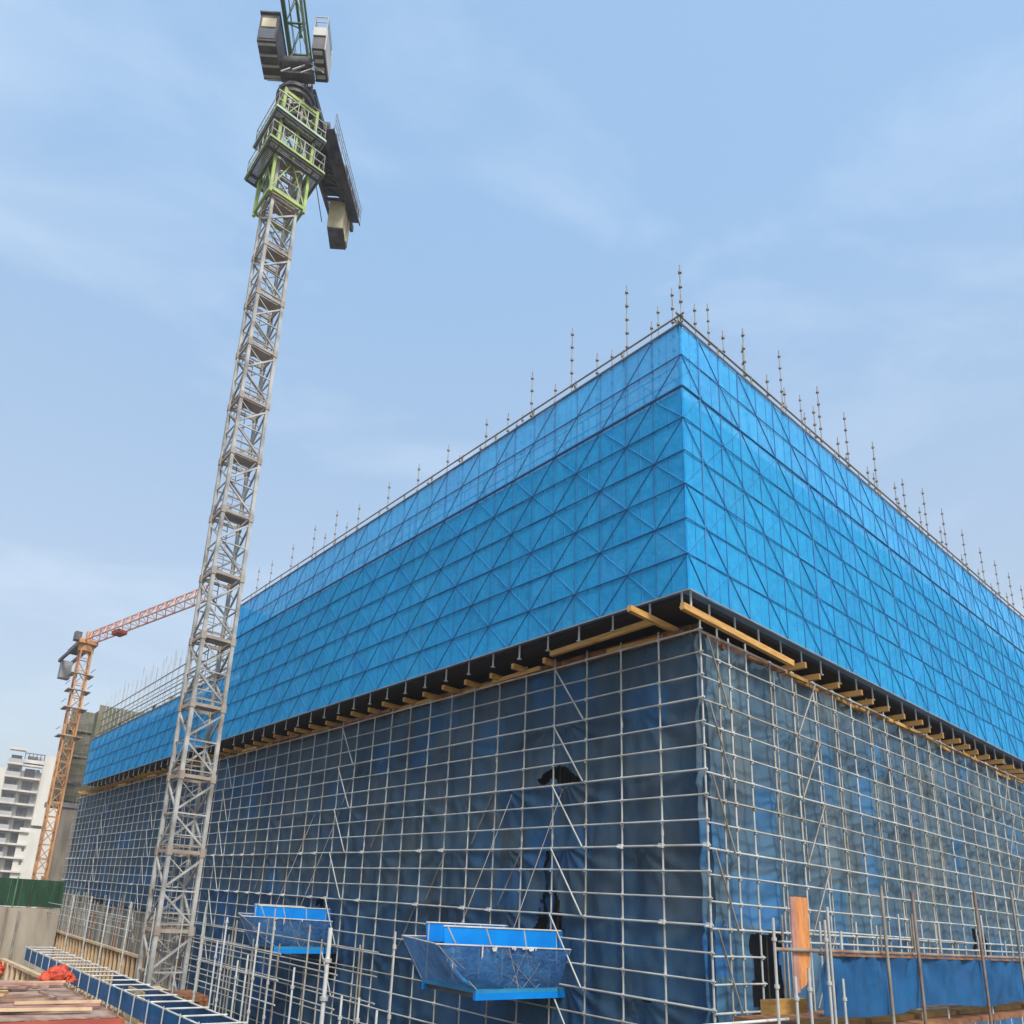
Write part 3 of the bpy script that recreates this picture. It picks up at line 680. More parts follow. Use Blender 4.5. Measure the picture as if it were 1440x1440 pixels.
# left cab
cb = MB(); cb.box(T(-1.62, -2.5, 41.0), X * .95, Y * 1.85, UP * 1.85); cab = cb.build('operator_cab', M['steel'], TC)
mb = MB(); mb.box(T(-1.50, -2.53, 41.95), X * .72, Y * .028, UP * .6); mb.build('cab_front_panel', M['cream'], cab)
mb = MB(); mb.box(T(-1.55, -2.525, 41.15), X * .80, Y * .022, UP * .65); mb.build('cab_window', M['glass'], cab)
mb = MB(); mb.box(T(-1.66, -2.6, 42.853), X * 1.03, Y * 2.0, UP * .08); mb.build('cab_roof', M['steel'], cab)
mb = MB()
for k in range(4): mb.bar(T(-1.6, -2.35 + k * .5, 40.96), T(-.7, -2.35 + k * .5, 40.96), .08, .08)
mb.box(T(-1.45, -.75, 40.93), X * .75, Y * .1, UP * .06)
mb.build('cab_floor_ribs', M['cab'], cab)
mb = MB(); mb.box(T(-1.655, -2.2, 41.9), X * .03, Y * 1.2, UP * .65); mb.build('cab_side_window', M['glass'], cab)
# right machinery cabinet
cb = MB(); cb.box(T(1.12, -2.3, 41.0), X * .62, Y * 1.6, UP * 1.45); k2 = cb.build('electrical_cabinet', M['steel'], TC)
mb = MB(); mb.box(T(1.743, -2.25, 41.02), X * .06, Y * 1.5, UP * 1.4); mb.build('cabinet_door', M['cab'], k2)
mb = MB(); mb.box(T(1.1, -2.36, 41.85), X * .66, Y * .055, UP * .55); mb.build('cabinet_front', M['cab'], k2)
mb = MB()
for a, b in ((1.1, -2.3), (1.75, -2.3), (1.1, -.8), (1.75, -.8)): mb.bar(T(a, b, 42.45), T(a, b, 43.2), .035, .035)
for z_ in (42.85, 43.2):
    mb.bar(T(1.1, -2.3, z_), T(1.75, -2.3, z_), .035, .035); mb.bar(T(1.75, -2.3, z_), T(1.75, -.8, z_), .035, .035); mb.bar(T(1.1, -2.3, z_), T(1.1, -.8, z_), .035, .035)
mb.build('cabinet_railing', M['cab'], k2)
mb = MB()
for k in range(4): mb.box(T(1.2, -2.2 + k * .38, 40.9), X * .45, Y * .14, UP * .1)
mb.build('cabinet_feet', M['cab'], k2)
# jib
jb = MB(); JL = 34; ja = R(6)
def J(x, s, h): return T(x * 1.2 - .04 - .014 * s, -.2 - s * math.cos(ja) + h * math.sin(ja), 43.3 + s * math.sin(ja) + h * math.cos(ja))
dk = MB(); lt = MB()
dk.bar(J(-.42, -.3, 0), J(-.42, JL, 0), .2, .2); dk.bar(J(0, .5, .95), J(0, JL, .95), .14, .14)
lt.bar(J(.36, -.3, 0), J(.36, JL, 0), .13, .2); dk.bar(J(.50, -.3, .03), J(.50, JL, .03), .09, .16)
k = 0; s = .2
while s < JL - 1.2:
    dk.bar(J(-.42, s, 0), J(.42, s, 0), .08, .08)
    lt.bar(J(-.42, s, 0), J(0, s + .7, .95), .05, .05); lt.bar(J(0, s + .7, .95), J(.42, s, 0), .05, .05)
    dk.bar(J(-.42, s + 1.4, 0), J(0, s + .7, .95), .05, .05); dk.bar(J(0, s + .7, .95), J(.42, s + 1.4, 0), .05, .05)
    lt.bar(J(-.42, s, 0), J(.42, s + 1.4, 0), .045, .045); s += 1.4
jo = dk.build('jib', M['dgreen'], TC); lt.build('jib_lacing', M['lgreen'], jo)
# counter jib with walkway, winch and ballast
cj = MB()
def CJ(x, y, z): return T(x + .16 * y, y, z)
for x in (-.15, .95): cj.bar(CJ(x, -.1, 40.95), CJ(x, 8.0, 40.95), .20, .42)
for k in range(10): y = .3 + k * .8; cj.bar(CJ(-.15, y, 40.9), CJ(.95, y, 40.9), .10, .14)
for k in range(9): y = .3 + k * .8; cj.bar(CJ(-.15, y, 40.95), CJ(.95, y + .8, 40.95), .07, .07)
cj.box(CJ(-.05, 3.2, 41.0), V((.42, 2.6, 0)), X * .9, UP * .04)
c_ = cj.build('counter_jib', M['steel'], TC)
mb = MB()
mb.box(CJ(1.13, 1.5, 40.72), V((.93, 5.8, 0)), X * .5, UP * .03)
mb.box(CJ(1.0, 4.2, 40.8), V((.5, 3.0, 0)), X * .55, UP * .75)
for x in (1.12, 1.62): mb.bar(CJ(x, 1.4, 40.66), CJ(x, 7.4, 40.66), .06, .09)
mb.build('walkway', M['steel'], c_)
mb = MB()
for k in range(9): y = 1.45 + k * .73; mb.bar(CJ(1.66, y, 40.7), CJ(1.66, y, 41.8), .03, .03)
for h in (.35, .72, 1.1): mb.bar(CJ(1.66, 1.45, 40.7 + h), CJ(1.66, 7.3, 40.7 + h), .03, .03)
mb.build('walkway_railing', M['grey'], c_)
mb = MB(); mb.box(CJ(.05, 2.9, 41.15), X * 1.2, Y * 1.8, UP * 1.1); mb.tube(CJ(-.1, 2.2, 41.5), CJ(1.1, 2.2, 41.5), .4, 12); mb.build('winch', M['steel'], c_)
for k in range(3):
    mb = MB(); y = 5.95 + k * .52; mb.box(T(1.10 + .07 * k, y, 38.80 + .05 * k), X * .92, Y * .50, UP * 2.1); mb.build('ballast_block', M['ballast'], TC)
mb = MB(); mb.box(T(1.12, 5.95, 38.72), X * .98, Y * 1.5, UP * .07); mb.build('ballast_tray', M['steel'], TC)
# pendant lines from turret
mb = MB()
for x in (-.12, .12): mb.tube(T(x, 1.5, 41.9), J(x * 2, 6, 1.0), .018, 5)
for x in (-.3, .3): mb.tube(T(x, 0, 43.6), T(x + .6, 7.8, 41.2), .03, 5); mb.tube(T(x, 0, 43.6), J(x, 18, 1.0), .02, 5)
mb.build('pendant_line', M['steel'], TC)

# ------------------------------------------------------------------ far orange crane
PB = V((-42.4, 85.0, 0))
OC = empty('tower_crane', PB + UP * GROUND, 'small distant orange tower crane left of the building, seen beside the white flats', 'tower crane')
mb = MB(); ow = 1.15
def O(a, b, z): return PB + D1 * a + D2 * b + UP * z
cs = [(-ow / 2, -ow / 2), (-ow / 2, ow / 2), (ow / 2, ow / 2), (ow / 2, -ow / 2)]
for a, b in cs: mb.box(O(a - .08, b - .08, GROUND), D1 * .16, D2 * .16, UP * (26.6 - GROUND))
z = GROUND; fl = 0
while z < 26:
    for i in range(4):
        p, q = cs[i], cs[(i + 1) % 4]
        if fl: p, q = q, p
        mb.bar(O(*p, z), O(*q, z + 1.5), .08, .08); mb.bar(O(*p, z), O(*q, z), .08, .09)
    z += 1.5; fl = 1 - fl
mb.build('mast', M['orange'], OC)
for z in (16.3, 19.5, 21.6, 23.5):
    mb = MB()
    for s in (-1, 1):
        mb.box(O(-1.1, s * .95 - .25, z), D1 * 2.2, D2 * .5, UP * .10)
        mb.bar(O(-1.1, s * 1.2, z + .9), O(1.1, s * 1.2, z + .9), .05, .05)
    mb.box(O(-1.12, -.69, z + .003), D1 * .4, D2 * 1.38, UP * .09)
    mb.build('work_platform', M['ring'], OC)
mb = MB(); mb.tube(O(0, 0, 26.4), O(0, 0, 27.2), .85, 12); mb.box(O(-1, -1, 27.2), D1 * 2, D2 * 2, UP * .5); mb.build('slewing_unit', M['orange'], OC)
mb = MB(); jd = V((18.93, -16.84, 0)).normalized(); js = V((-jd.y, jd.x, 0))
def Jo(s, x, h): return PB + jd * s + js * x + UP * (27.6 + h)
for x, h in ((-.6, 0), (.6, 0), (0, 1.15)): mb.bar(Jo(0, x, h), Jo(26, x, h), .12, .12)
s = 0
while s < 25:
    for x in (-.6, .6): mb.bar(Jo(s, x, 0), Jo(s + .9, 0, 1.15), .08, .08); mb.bar(Jo(s + 1.8, x, 0), Jo(s + .9, 0, 1.15), .08, .08)
    mb.bar(Jo(s, -.6, 0), Jo(s, .6, 0), .08, .08); s += 1.8
mb.build('jib', M['orangered'], OC)
mb = MB(); mb.box(Jo(7, -.5, -.55), jd * 1.6, js * 1.0, UP * .4); mb.build('trolley', M['redbeam'], OC)
mb = MB(); cj_ = V((-6.33, 8.18, 0)).normalized(); cs_ = V((-cj_.y, cj_.x, 0))
for s in (-.7, .7): mb.bar(PB + cs_ * s + UP * 27.5, PB + cs_ * s + cj_ * 10.5 + UP * 27.5, .25, .4)
mb.box(PB - cs_ * .6 + cj_ * 3 + UP * 27.7, cs_ * 1.2, cj_ * 4, UP * .5)
mb.build('counter_jib', M['steel'], OC)
mb = MB(); mb.box(PB - cs_ * .6 + cj_ * 8.9 + UP * 25.1, cs_ * 1.2, cj_ * 1.3, UP * 2.2); mb.build('ballast_block', M['grey'], OC)
mb = MB(); mb.box(O(-.6, -1.5, 27.5), D1 * 1.0, D2 * .7, UP * 1.0); mb.build('operator_cab', M['steel'], OC)
mb = MB(); mb.bar(O(0, 0, 27.7), O(0, 0, 28.9), .5, .5); mb.build('tower_head', M['orange'], OC)

OC.scale = (.836, .836, .836); OC.location = V((-33.9, 68.0, GROUND))

# ------------------------------------------------------------------ white flats
AP = V((-85.0, 147.2, 0)); ax = V((8.1, 4.5, 0)).normalized(); ay = V((-ax.y, ax.x, 0))
AB = empty('apartment_building', AP + UP * GROUND, 'white high-rise flats with stacked balconies at the far left edge', 'building')
def A(x, y, z): return AP + ax * x + ay * y + UP * z
def abox(name, m, x, y, z, dx, dy, dz, par=AB): mb = MB(); mb.box(A(x, y, z), ax * dx, ay * dy, UP * dz); return mb.build(name, M[m], par)
abox('wall', 'render_w', -12, 2, GROUND, 26, 14, 26.6 + .0)
abox('wall', 'render_w', -1.0, .9, GROUND, 1.7, 1.1, 26.6)       # left pier
abox('wall', 'render_g', .7, 1.6, GROUND, 2.6, .4, 28.4)
abox('wall', 'render_w', 7.0, .2, 9.8, 2.1, 1.8, 14.2)           # right pier
abox('wall', 'render_w', 5.2, .6, GROUND, 3.9, 1.4, 15.2)
abox('wall', 'render_w', -12, .5, GROUND, 8.0, 1.5, 24)
FP = 2.62
for k in range(10):
    z = -2.2 + k * FP
    o = abox('balcony', 'render_w', .55, -.5, z, 2.7, 2.3, .35); abox('balcony_rail', 'render_g', .6, -.45, z + .35, 2.6, .08, .8, o)
    o = abox('balcony', 'render_w', 3.35, .0, z, 3.5, 1.9, .35)
    abox('window', 'glass', 3.9, 1.9, z + .4, 1.9, .09, 1.9); abox('window', 'render_g', 5.9, 1.88, z + .4, .7, .11, 1.9)
    abox('window', 'glass', 1.0, 1.52, z + .8, 1.9, .07, 1.3)
abox('parapet', 'render_w', .5, 0, 24.4, 2.9, 2.2, .5); abox('parapet', 'render_w', 3.3, -.1, 22.0, 3.7, 2.0, .7)
mb = MB()
for k in range(6): mb.bar(A(3.4 + .7 * k, 1, 22.7), A(3.4 + .7 * k, 1, 24.2), .12, .12)
mb.bar(A(3.3, 1, 24.1), A(7.0, 1, 24.1), .15, .15); mb.build('roof_pergola', M['steel'], AB)
for k in range(2): abox('window', 'glass', 6.2, .55, 2.0 + 2.62 * k, .5, .04, .7)
# low white building parts beyond
LB = empty('apartment_building', V((-52, 118, GROUND)), 'low pale building block behind the foot of the orange crane', 'building')
mb = MB(); mb.box(V((-56.5, 112, GROUND)), ax * 9, ay * 8, UP * 8.4); mb.build('wall', M['render_w'], LB)
mb = MB(); mb.box(V((-56.6, 111.9, 2.403)), ax * 9.2, ay * 8.2, UP * .35); mb.build('roof', M['render_g'], LB)
mb = MB()
for k in range(4): mb.box(V((-56.5, 112, -1.2)) + ax * (.8 + k * 2.1) - ay * .06, ax * 1.1, ay * .07, UP * 1.3)
mb.build('window_band', M['glass'], LB)

# ------------------------------------------------------------------ neighbouring block under green-brown net
NB = empty('netted_building', L(73.7, GROUND, 0), 'half-built concrete block wrapped in green brown netting past the far left end', 'building')
mb = MB(); mb.box(L(72.5, GROUND, .6), D1 * 2.4, D2 * 7, UP * (7.2 - GROUND)); mb.build('wall', M['beige'], NB)
mb = MB()
for k in range(1): mb.box(L(73.2, GROUND + 1, .56), D1 * .8, D2 * .05, UP * 9)
mb.build('window_band', M['render_g'], NB)
def nbf(x, z, o): return L(x, z, o)
sheet('netting', M['greennet'], NB, lambda x, z, o: L(x, z, o - .3), 72.6, 75.3, 7.6, 15.7, 0, .4, .25)
sheet('netting', M['greennet'], NB, lambda x, z, o: L(72.6 + o, z, x), -.3, 3.6, 7.6, 17.0, 0, .4, .2)
mb = MB(); mb.box(L(72.9, 7.2, 0), D1 * 2.2, D2 * 7, UP * 8.2); mb.build('upper_wall', M['concrete'], NB)
for k in range(3): mb = MB(); mb.box(L(72.45, 9.4 + 2.7 * k, -.4), D1 * 3, D2 * .3, UP * .25); mb.box(L(72.45, 9.4 + 2.7 * k, -.097), D1 * .3, D2 * 5.5, UP * .25); mb.build('floor_band', M['concrete'], NB)
mb = MB(); mb.box(L(72.3, 6.9, -.6), D1 * 3.2, D2 * 8, UP * .5); mb.build('slab_edge', M['grey'], NB)
for i in range(12): tube_obj('standard', L(72.45, 7.4, -.4 + .9 * i), L(72.45, 15.8 + 1.4 * hsh(i, 3, 1), -.4 + .9 * i), .028, M['galv_old'], NB)
for k in range(8): tube_obj('ledger', L(72.4, 8.2 + 1.1 * k, -.5), L(72.4, 8.2 + 1.1 * k, 8.5), .026, M['galv_old'], NB)
sheet('netting', M['greennet'], NB, lambda x, z, o: L(61.5 + .0 * o, z, x), -.2, 4.2, 12.6, 15.6, 0, .4, .1)
mb = MB(); mb.box(L(61.6, 7.4, .2), D1 * 3, D2 * 6, UP * 8.0); mb.build('stair_core', M['greennet'], NB)

# ------------------------------------------------------------------ pit wall, hoarding
HW = empty('retaining_wall', L(34.6, GROUND, -9), 'beige vertical-boarded concrete retaining wall under the green hoarding', 'wall')
mb = MB(); mb.box(L(34.6, GROUND, -30), D1 * .5, D2 * 23.9, UP * (-1.62 - GROUND)); mb.build('wall_face', M['beige'], HW)
for i in range(16):
    mb = MB(); mb.box(L(34.44, GROUND, -7.9 - .55 * i - .25 * hsh(i, 1, 2)), D1 * .14, D2 * .07, UP * (3.9 + .5 * hsh(i, 2, 2))); mb.build('soldier_post', M['galv_old'] if hsh(i, 7, 7) > .5 else M['rust'], HW)
GF = empty('hoarding', L(34.7, -1.6, -9), 'dark green sheet hoarding at the far left', 'fence')
mb = MB()
nseg = 92
for i in range(nseg):
    a = -30 + i * .26; z0 = (i % 2) * .05
    mb.box(L(34.68 + z0, -1.55, a), D1 * .03, D2 * .26, UP * 1.38)
mb.build('sheet_panel', M['greenfence'], GF)
for i in range(9): tube_obj('post', L(34.66, -1.6, -30 + i * 2.7), L(34.66, -.1, -30 + i * 2.7), .04, M['dgreen'], GF)

PW = empty('podium_wall', L(36, GROUND, .7), 'grey concrete base wall under the left end of the scaffold', 'wall')
mb = MB(); mb.box(L(30, GROUND, .45), D1 * 40, D2 * .6, UP * (-1.75 - GROUND)); mb.build('wall_face', M['concrete'], PW)
for i in range(14):
    mb = MB(); mb.box(L(33 + i * 2.2, GROUND, .28), D1 * .5, D2 * .167, UP * 3.6); mb.build('pilaster', M['beige'] if i % 3 else M['timber_dark'], PW)
# timber formwork wall with studs
FWm = empty('formwork_wall', L(22, -3.7, -6), 'low brown formwork wall with pale studs between walkway and scaffold', 'formwork')
mb = MB(); mb.box(L(21.2, -5.0, -5.78), D1 * 17, D2 * .04, UP * 2.2); mb.build('panel', M['timber_dark'], FWm)
mb = MB(); mb.bar(L(21, -2.78, -5.86), L(38.4, -2.78, -5.86), .14, .10); mb.build('top_rail', M['batten'], FWm)
for i in range(29): mb = MB(); mb.box(L(21.3 + i * .6, -5.0, -5.9), D1 * .09, D2 * .11, UP * 2.17); mb.build('stud', M['batten'], FWm)

# ------------------------------------------------------------------ walkway strip with white tube top
WK = empty('edge_walkway', L(0, -3.2, -7.6), 'long walkway strip with white cross tubes and a blue sheet along its near side', 'walkway')
for off in (-8.2, -7.12): tube_obj('edge_tube', L(-2, -3.2, off), L(30.6, -3.2, off), .03, M['white'], WK)
i = 0; b = -1.5
while b < 30.6:
    tube_obj('cross_tube', L(b, -3.165, -8.25), L(b, -3.165, -7.05), .027, M['white'], WK); b += 1.25
sheet('side_sheet', M['bluesheet'], WK, lambda x, z, o: L(x, z, -8.24 - abs(o)), -2, 30.2, -3.72, -3.22, 0, .16, .04)
sheet('side_sheet', M['bluesheet'], WK, lambda x, z, o: L(x, z, -7.08 + o), -2, 20, -3.95, -3.22, 0, .2, .04)
b = -1.5
while b < 30.6:
    tube_obj('leg', L(b, GROUND, -8.3), L(b, -3.1, -8.3), .022, M['galv'], WK)
    b += 1.25
DL = MB(); nx_, ny_ = 120, 10
DL.add([L(-2 + 36 * i / nx_, -3.72 - .03 * j + .13 * noise.noise(V((i * .9, j * .8, 2))), -11.3 + 2.95 * j / ny_) for i in range(nx_ + 1) for j in range(ny_ + 1)],
       [[i * (ny_ + 1) + j, (i + 1) * (ny_ + 1) + j, (i + 1) * (ny_ + 1) + j + 1, i * (ny_ + 1) + j + 1] for i in range(nx_) for j in range(ny_)], True)
tag(DL.build('debris_ledge', M['soil']), kind='structure')
rr = random.Random(3)
for i in range(34):
    b = 4 + rr.random() * 22; o_ = -8.6 - rr.random() * 1.9; a = rr.uniform(-1.4, 1.4); dr = D1 * math.cos(a) + D2 * math.sin(a); ln = rr.uniform(.3, 1.2)
    p = L(b, -3.60, o_); mb = MB(); mb.bar(p - dr * ln / 2, p + dr * ln / 2 + UP * rr.uniform(-.05, .12), rr.uniform(.04, .14), .03)
    tag(mb.build('timber_offcut', M[rr.choice(['batten', 'plyback', 'timber_dark', 'galv_old'])], None, p), 'scrap of wood in the dirt strip between the brown deck and the blue sheeted walkway', 'offcut', 'wood scraps beside the walkway')
# free standing uprights
FREE = [(2.8, -.61, 0), (5.34, -.70, 2), (8.13, -.71, 0), (9.02, -.80, 1), (11.13, -.78, 1), (12.83, -.56, 0), (14.6, -.9, 0), (17.4, -.8, 0), (20.3, -.70, 1), (23.26, -.73, 1), (26.0, -.68, 1), (29.2, -.75, 1), (36.8, -.73, 1)]
for i, (b, zt, kd) in enumerate(FREE):
    p = L(b, -4.6, -6.8); r = {0: .021, 1: .025, 2: .05}[kd]
    o = MB().tube(p - UP * 1.4, L(b, zt, -6.8), r, 8).build('scaffold_pole', M['white'] if kd else M['galv'], None, p)
    lab = 'thick white upright tube in front of the left scaffold, beside the far loading basket' if kd == 2 else 'pale free upright behind the white walkway, %s from its right end' % ordn(i + 1)
    tag(o, lab, 'scaffold pole', 'free uprights along the walkway')
    for z in (-.9 - .5 * (i % 2), -2.2, -3.0):
        if z < zt - .1:
            q = L(b, z, -6.8); MB().tube(q - UP * .04, q + UP * .04, r * 1.9, 8).build('rosette', M['galv'], o)
for i, (b, zt) in enumerate([(4.3, -2.05), (5.0, -2.1), (3.6, -2.2), (10.6, -1.9), (10.0, -1.7), (12.2, -1.5), (13.4, -1.2), (7.3, -1.75)]):
    p = L(b, -5.5, -6.55); o = MB().tube(p, L(b, zt, -6.55), .026, 8).build('scaffold_pole', M['white'], None, p)
    tag(o, 'short white tube stub low behind the walkway, %s from the right' % ordn(i + 1), 'scaffold pole', 'short stubs behind the walkway')
    q = L(b, zt - .45, -6.55); MB().tube(q - UP * .04, q + UP * .04, .05, 8).build('rosette', M['galv'], o)
# ledger pair between the free uprights at the far end
BR_ = empty('guard_railing', L(20, -1.4, -6.9), 'thin tube rails tying the pale uprights at the left', 'railing')
for z in (-1.3, -1.75): tube_obj('rail', L(20, z, -6.72), L(37, z, -6.72), .02, M['galv'], BR_)
BR2 = empty('guard_railing', L(8, -1.8, -6.9), 'tube rails beside the crane mast foot, in front of the scaffold', 'railing')
for z in (-1.55, -2.2, -2.8): tube_obj('rail', L(8.6, z, -6.3), L(14.2, z, -6.3), .022, M['galv'], BR2)
for b in (8.7, 10.3, 12.0, 14.1): tube_obj('post', L(b, GROUND, -6.3), L(b, -1.3, -6.3), .024, M['galv_old'], BR2)

for i, (b, o_, lab) in enumerate(((16.2, -6.65, 'pale timber stack at the foot of the crane mast'), (15.0, -5.9, 'darker timber stack behind the crane mast foot'))):
    ts = empty('timber_stack', L(b, -4.6, o_), lab, 'timber stack')
    mb = MB(); rs = random.Random(i)
    for k in range(7):
        for j in range(6): mb.box(L(b + rs.uniform(-.1, .1), -4.6 + k * .17, o_ - .5 + j * .17), D1 * 1.6, D2 * .15, UP * .15)
    mb.build('planks', M['batten' if i == 0 else 'timber_dark'], ts)
    mb = MB(); mb.box(L(b + .2, -5.9, o_ - .5), D1 * 1.2, D2 * 1.0, UP * 1.29); mb.build('trestle', M['timber_dark'], ts)

FS = empty('scaffold', L(24, GROUND, -5), 'low crowded scaffold of thin uprights around the mast foot and along the base wall', 'scaffold')
for i in range(30):
    b = 6.5 + i * 1.35 + .5 * hsh(i, 1, 91)
    for o_ in ((-5.5, -4.3) if i % 2 else (-4.9,)):
        if 17.6 < b < 20.6 and o_ < -4.6: continue
        tube_obj('standard', L(b, GROUND, o_), L(b + .05, -1.25 + .85 * hsh(i, int(-o_ * 10), 92), o_), .024, M['galv_mid' if hsh(i, 2, 91) > .4 else 'galv_old'], FS)
for z_, o_, a_, e_ in ((-1.35, -4.3, 7, 46), (-1.95, -4.3, 7, 46), (-2.6, -4.3, 7, 46), (-1.6, -5.5, 21, 44), (-2.3, -5.5, 21, 44), (-1.9, -5.5, 7, 17.2), (-2.7, -5.5, 7, 17.2)):
    tube_obj('ledger', L(a_, z_, o_), L(e_, z_ + .05, o_), .022, M['galv_mid'], FS)
# ------------------------------------------------------------------ formwork deck bottom left
FD = empty('formwork_deck', L(5, -2.2, -14), 'reddish brown plywood formwork deck in the bottom left corner', 'deck')
for i in range(5):
    for k in range(5):
        mb = MB(); zt = -2.0 + .012 * hsh(i, k, 4)
        mb.box(L(2.70 + i * .93, zt - .02, -12.0 - (k + 1) * 1.85), D1 * .915, D2 * 1.835, UP * .02); mb.build('plywood_sheet', M['deck'], FD)
mb = MB(); mb.bar(L(2.62, -2.09, -21.2), L(2.62, -2.09, -11.95), .06, .16); mb.build('edge_beam', M['redbeam'], FD)
mb = MB(); mb.bar(L(2.62, -2.1, -11.93), L(7.4, -2.1, -11.93), .06, .16); mb.build('edge_beam', M['timber_dark'], FD)
for k in range(9): mb = MB(); mb.box(L(2.75, -2.55, -12.2 - k * 1.0), D1 * 4.4, D2 * .09, UP * .4); mb.build('bearer', M['timber_dark'], FD)
for k in range(4): tube_obj('prop', L(2.8, GROUND, -12.1 - k * 2.4), L(2.8, -2.5, -12.1 - k * 2.4), .03, M['rust'], FD)
rg = random.Random(5)
for i in range(60):
    b = 3.0 + rg.random() * 3.9; o_ = -12.5 - rg.random() * 3.6; a = rg.uniform(-.25, .25) + (1.57 if rg.random() < .15 else 0)
    ln = rg.uniform(.3, 1.9); dr = D2 * math.cos(a) + D1 * math.sin(a)
    p = L(b, -1.945 + .03 * (i % 2), o_)
    mb = MB(); mb.bar(p - dr * ln / 2, p + dr * ln / 2, rg.uniform(.03, .09), .04)
    tag(mb.build('timber_batten', M[rg.choice(['batten', 'batten', 'plyback', 'timber_dark', 'deck'])], None, p), 'loose wooden batten lying on the brown formwork deck', 'batten', 'loose battens scattered over the deck')
# timber frame at the back of the deck
TF = empty('stud_wall', L(9, -2.2, -12.2), 'low pale stud wall with a top rail behind the deck', 'stud wall')
mb = MB(); mb.bar(L(7.7, -1.98, -12.1), L(11.6, -2.0, -12.25), .12, .06); mb.build('top_rail', M['batten'], TF)
for i in range(9): mb = MB(); b = 7.8 + i * .46; mb.box(L(b, -2.9, -12.1 - .016 * i * 2), D1 * .07, D2 * .07, UP * .9); mb.build('stud', M['batten'], TF)
mb = MB(); mb.box(L(7.7, -2.95, -11.98), D1 * 3.9, D2 * .03, UP * .8); mb.build('panel', M['timber_dark'], TF)
def bundle(p, r, label):
    bm = bmesh.new(); bmesh.ops.create_icosphere(bm, subdivisions=5, radius=1)
    for v in bm.verts:
        d = 1 + .5 * noise.noise(v.co * 1.9 + V(p)) + .28 * abs(noise.noise(v.co * 4.5)) + .12 * noise.noise(v.co * 11); v.co = V((v.co.x * r * d, v.co.y * r * .8 * d, max(-.25, v.co.z) * r * .75 * d))
    me = bpy.data.meshes.new('sheeting_bundle'); bm.to_mesh(me); bm.free(); me.materials.append(M['red'])
    for q in me.polygons: q.use_smooth = True
    o = bpy.data.objects.new('sheeting_bundle', me); COL.objects.link(o); o.location = p; tag(o, label, 'bundle', 'red sheeting bundles by the deck')
bundle(L(7.1, -1.93, -11.95), .27, 'crumpled red sheeting at the right rear corner of the deck')
bundle(L(10.9, -2.2, -12.6), .28, 'crumpled red sheeting behind the stud frame at the left edge')

# ------------------------------------------------------------------ right foreground: tarp barrier, plywood, posts
TB = empty('tarp_barrier', G(5, GROUND, -3), 'deep blue tarpaulin barrier hung from a brown rail at lower right', 'barrier')
def sag(x, z): return .05 * math.sin(x * 1.3) * (-.45 - z) + .02 * math.sin(x * 3.2 + z * 3)
def TBf(x, z, o):
    q = 1.02 + .05 * math.sin(x * .9 + 1.0)
    return G(x, -.47 + (z + .47) * q, -3.02 - o)
sheet('tarpaulin', M['bluesheet'], TB, TBf, -1.25, 15.5, -1.52, -.49, 0, .08, .05, freq=1.2, stretchz=.5, billow=sag)
mb = MB(); mb.tube(G(-2.9, -.40, -3), G(15.5, -.46, -3), .035); mb.build('top_rail', M['rust'], TB)
mb = MB(); mb.tube(G(-1.2, -1.55, -2.85), G(15.5, -1.62, -2.85), .03); mb.build('bottom_rail', M['galv_old'], TB)
for i, (b, zt, m_) in enumerate([(-1.2, .39, 'galv'), (1.23, .93, 'galv_old'), (2.8, .88, 'rust'), (6.8, 1.16, 'rust'), (9.7, 1.33, 'galv_old'), (.02, -.03, 'galv'), (3.7, .45, 'galv_old'), (5.2, .3, 'galv'), (8.2, .6, 'galv'), (12.4, 1.3, 'rust')]):
    yo = -3.16 if i in (0, 2, 3, 1, 4) else -2.80
    o = tube_obj('post', G(b, GROUND, yo), G(b + .03 * (i % 3), zt, yo), .034 if m_ != 'galv' else .026, M[m_], TB)
for i in range(22):
    b = -.9 + .62 * i + .3 * hsh(i, 1, 21); zt = -.30 + .75 * hsh(i, 2, 21)
    tube_obj('post', G(b, -1.4, -2.35 + .5 * hsh(i, 3, 21)), G(b + .04, zt, -2.35 + .5 * hsh(i, 3, 21)), .022, M['galv' if i % 3 else 'galv_old'], TB)
mb = MB(); mb.tube(G(-1.4, -.30, -2.3), G(15.5, -.34, -2.3), .024); mb.tube(G(-.5, -.06, -2.1), G(9, -.12, -2.1), .022); mb.build('back_rail', M['galv'], TB)
mb = MB(); mb.bar(G(-1.2, -.47, -3.0), G(15.5, -.53, -3.0), .14, .035); mb.build('top_board', M['timber_dark'], TB)
WP = empty('work_platform', G(3, -1.7, -3), 'brown timber platform below the blue tarpaulin at lower right', 'platform')
mb = MB(); mb.box(G(-1.0, -1.95, -2.95), D2 * 16.6, D1 * 1.9, UP * .12); mb.build('floor_boards', M['timber_dark'], WP)
for k in range(7): mb = MB(); mb.box(G(-.9 + k * 2.5, -1.83 + .002, -2.6), D2 * 2.2, D1 * .3, UP * .10); mb.build('bearer', M['timber_mid'], WP)
mb = MB(); mb.box(G(-1.75, -1.62, -2.2), D2 * 1.5, D1 * .15, UP * .26); mb.build('edge_board', M['timber'], WP)
def sheet_ply(pts, th, name, m, label):
    mb = MB(); n_ = len(pts); A_ = [G(b, z, o) for b, z, o in pts]; B_ = [p - D1 * -th for p in A_]
    mb.add(A_ + B_, [list(range(n_)), list(range(n_, 2 * n_))[::-1]] + [[i, i + n_, (i + 1) % n_ + n_, (i + 1) % n_] for i in range(n_)])
    return tag(mb.build(name, M[m], None, A_[0]), label, 'plywood sheet')
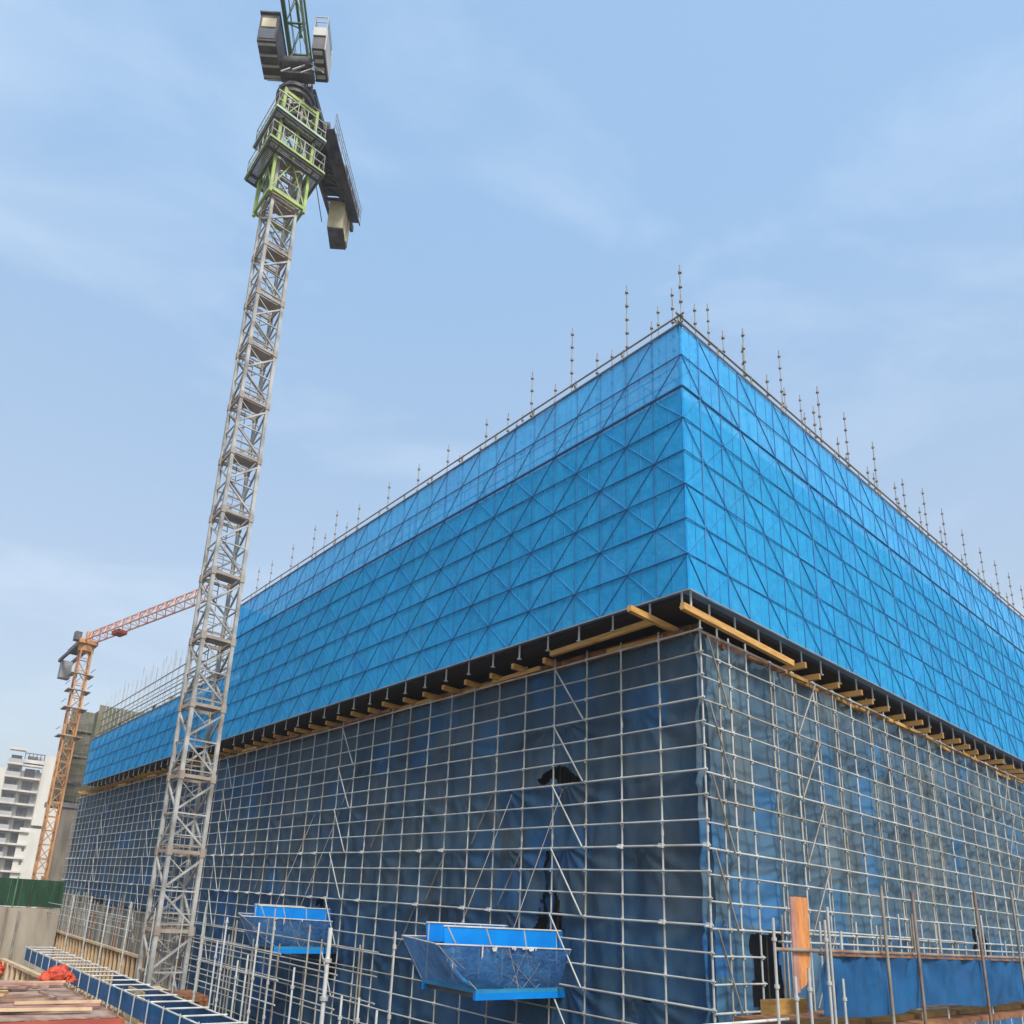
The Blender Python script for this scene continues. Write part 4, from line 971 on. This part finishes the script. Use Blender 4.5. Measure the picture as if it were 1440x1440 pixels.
sheet_ply([(-2.02, -1.08, -2.96), (-1.78, -1.0, -2.96), (-1.60, -.72, -2.95), (-1.50, -.30, -2.94), (-1.43, .53, -2.92), (-1.94, .53, -2.92)], .02, 'plywood_sheet', 'ply', 'orange plywood sheet with a rounded lower corner standing upright by the dark doorway')
sheet_ply([(-2.22, -1.12, -2.97), (-2.03, -1.12, -2.97), (-1.95, .52, -2.93), (-2.10, .52, -2.93)], .02, 'plywood_sheet', 'plyback', 'narrow pinkish board leaning just left of the orange plywood sheet')
for i, (b, zt) in enumerate([(-3.18, .12), (-2.55, -.83), (-2.06, -.69), (-1.32, .15), (-.78, -.88)]):
    p = G(b, GROUND, -3.15); o = MB().tube(p, G(b, zt, -3.15), .026, 8).build('scaffold_pole', M['galv'], None, p)
    tag(o, ('tall' if zt > 0 else 'short') + ' grey upright around the plywood sheet, %s from the left' % ordn(i + 1), 'scaffold pole', 'uprights around the plywood sheet')
    for k in range(3): q = G(b, zt - .35 - .75 * k, -3.15); MB().tube(q - UP * .03, q + UP * .03, .045, 8).build('rosette', M['galv'], o)
PR = empty('pipe_rack', G(-3, -1.65, -3.1), 'loose white tubes lying across the bottom near the building corner', 'tubes')
for k, (a, z0, c, z1, o_) in enumerate(((-6.2, -1.42, -1.9, -1.66, -3.3), (-6.0, -1.52, -1.2, -1.74, -3.2), (-5.0, -1.45, -2.4, -1.55, -2.9))):
    tube_obj('tube', G(a, z0 - .1, o_), G(c, z1, o_), .026, M['white'], PR)

# ------------------------------------------------------------------ thin haze filling the site air
hm, hnt, HN, HK = nodes_of('thin_air_haze')
ho = HN.new('ShaderNodeOutputMaterial'); hv = HN.new('ShaderNodeVolumePrincipled')
hv.inputs['Color'].default_value = (.92, .95, 1, 1); hv.inputs['Density'].default_value = .0006; hv.inputs['Anisotropy'].default_value = .2
HK.new(hv.outputs[0], ho.inputs['Volume'])
mb = MB(); mb.box(V((-1000, -400, -7)), V((2000, 0, 0)), V((0, 2000, 0)), UP * 60)
tag(mb.build('haze', hm), kind='stuff')
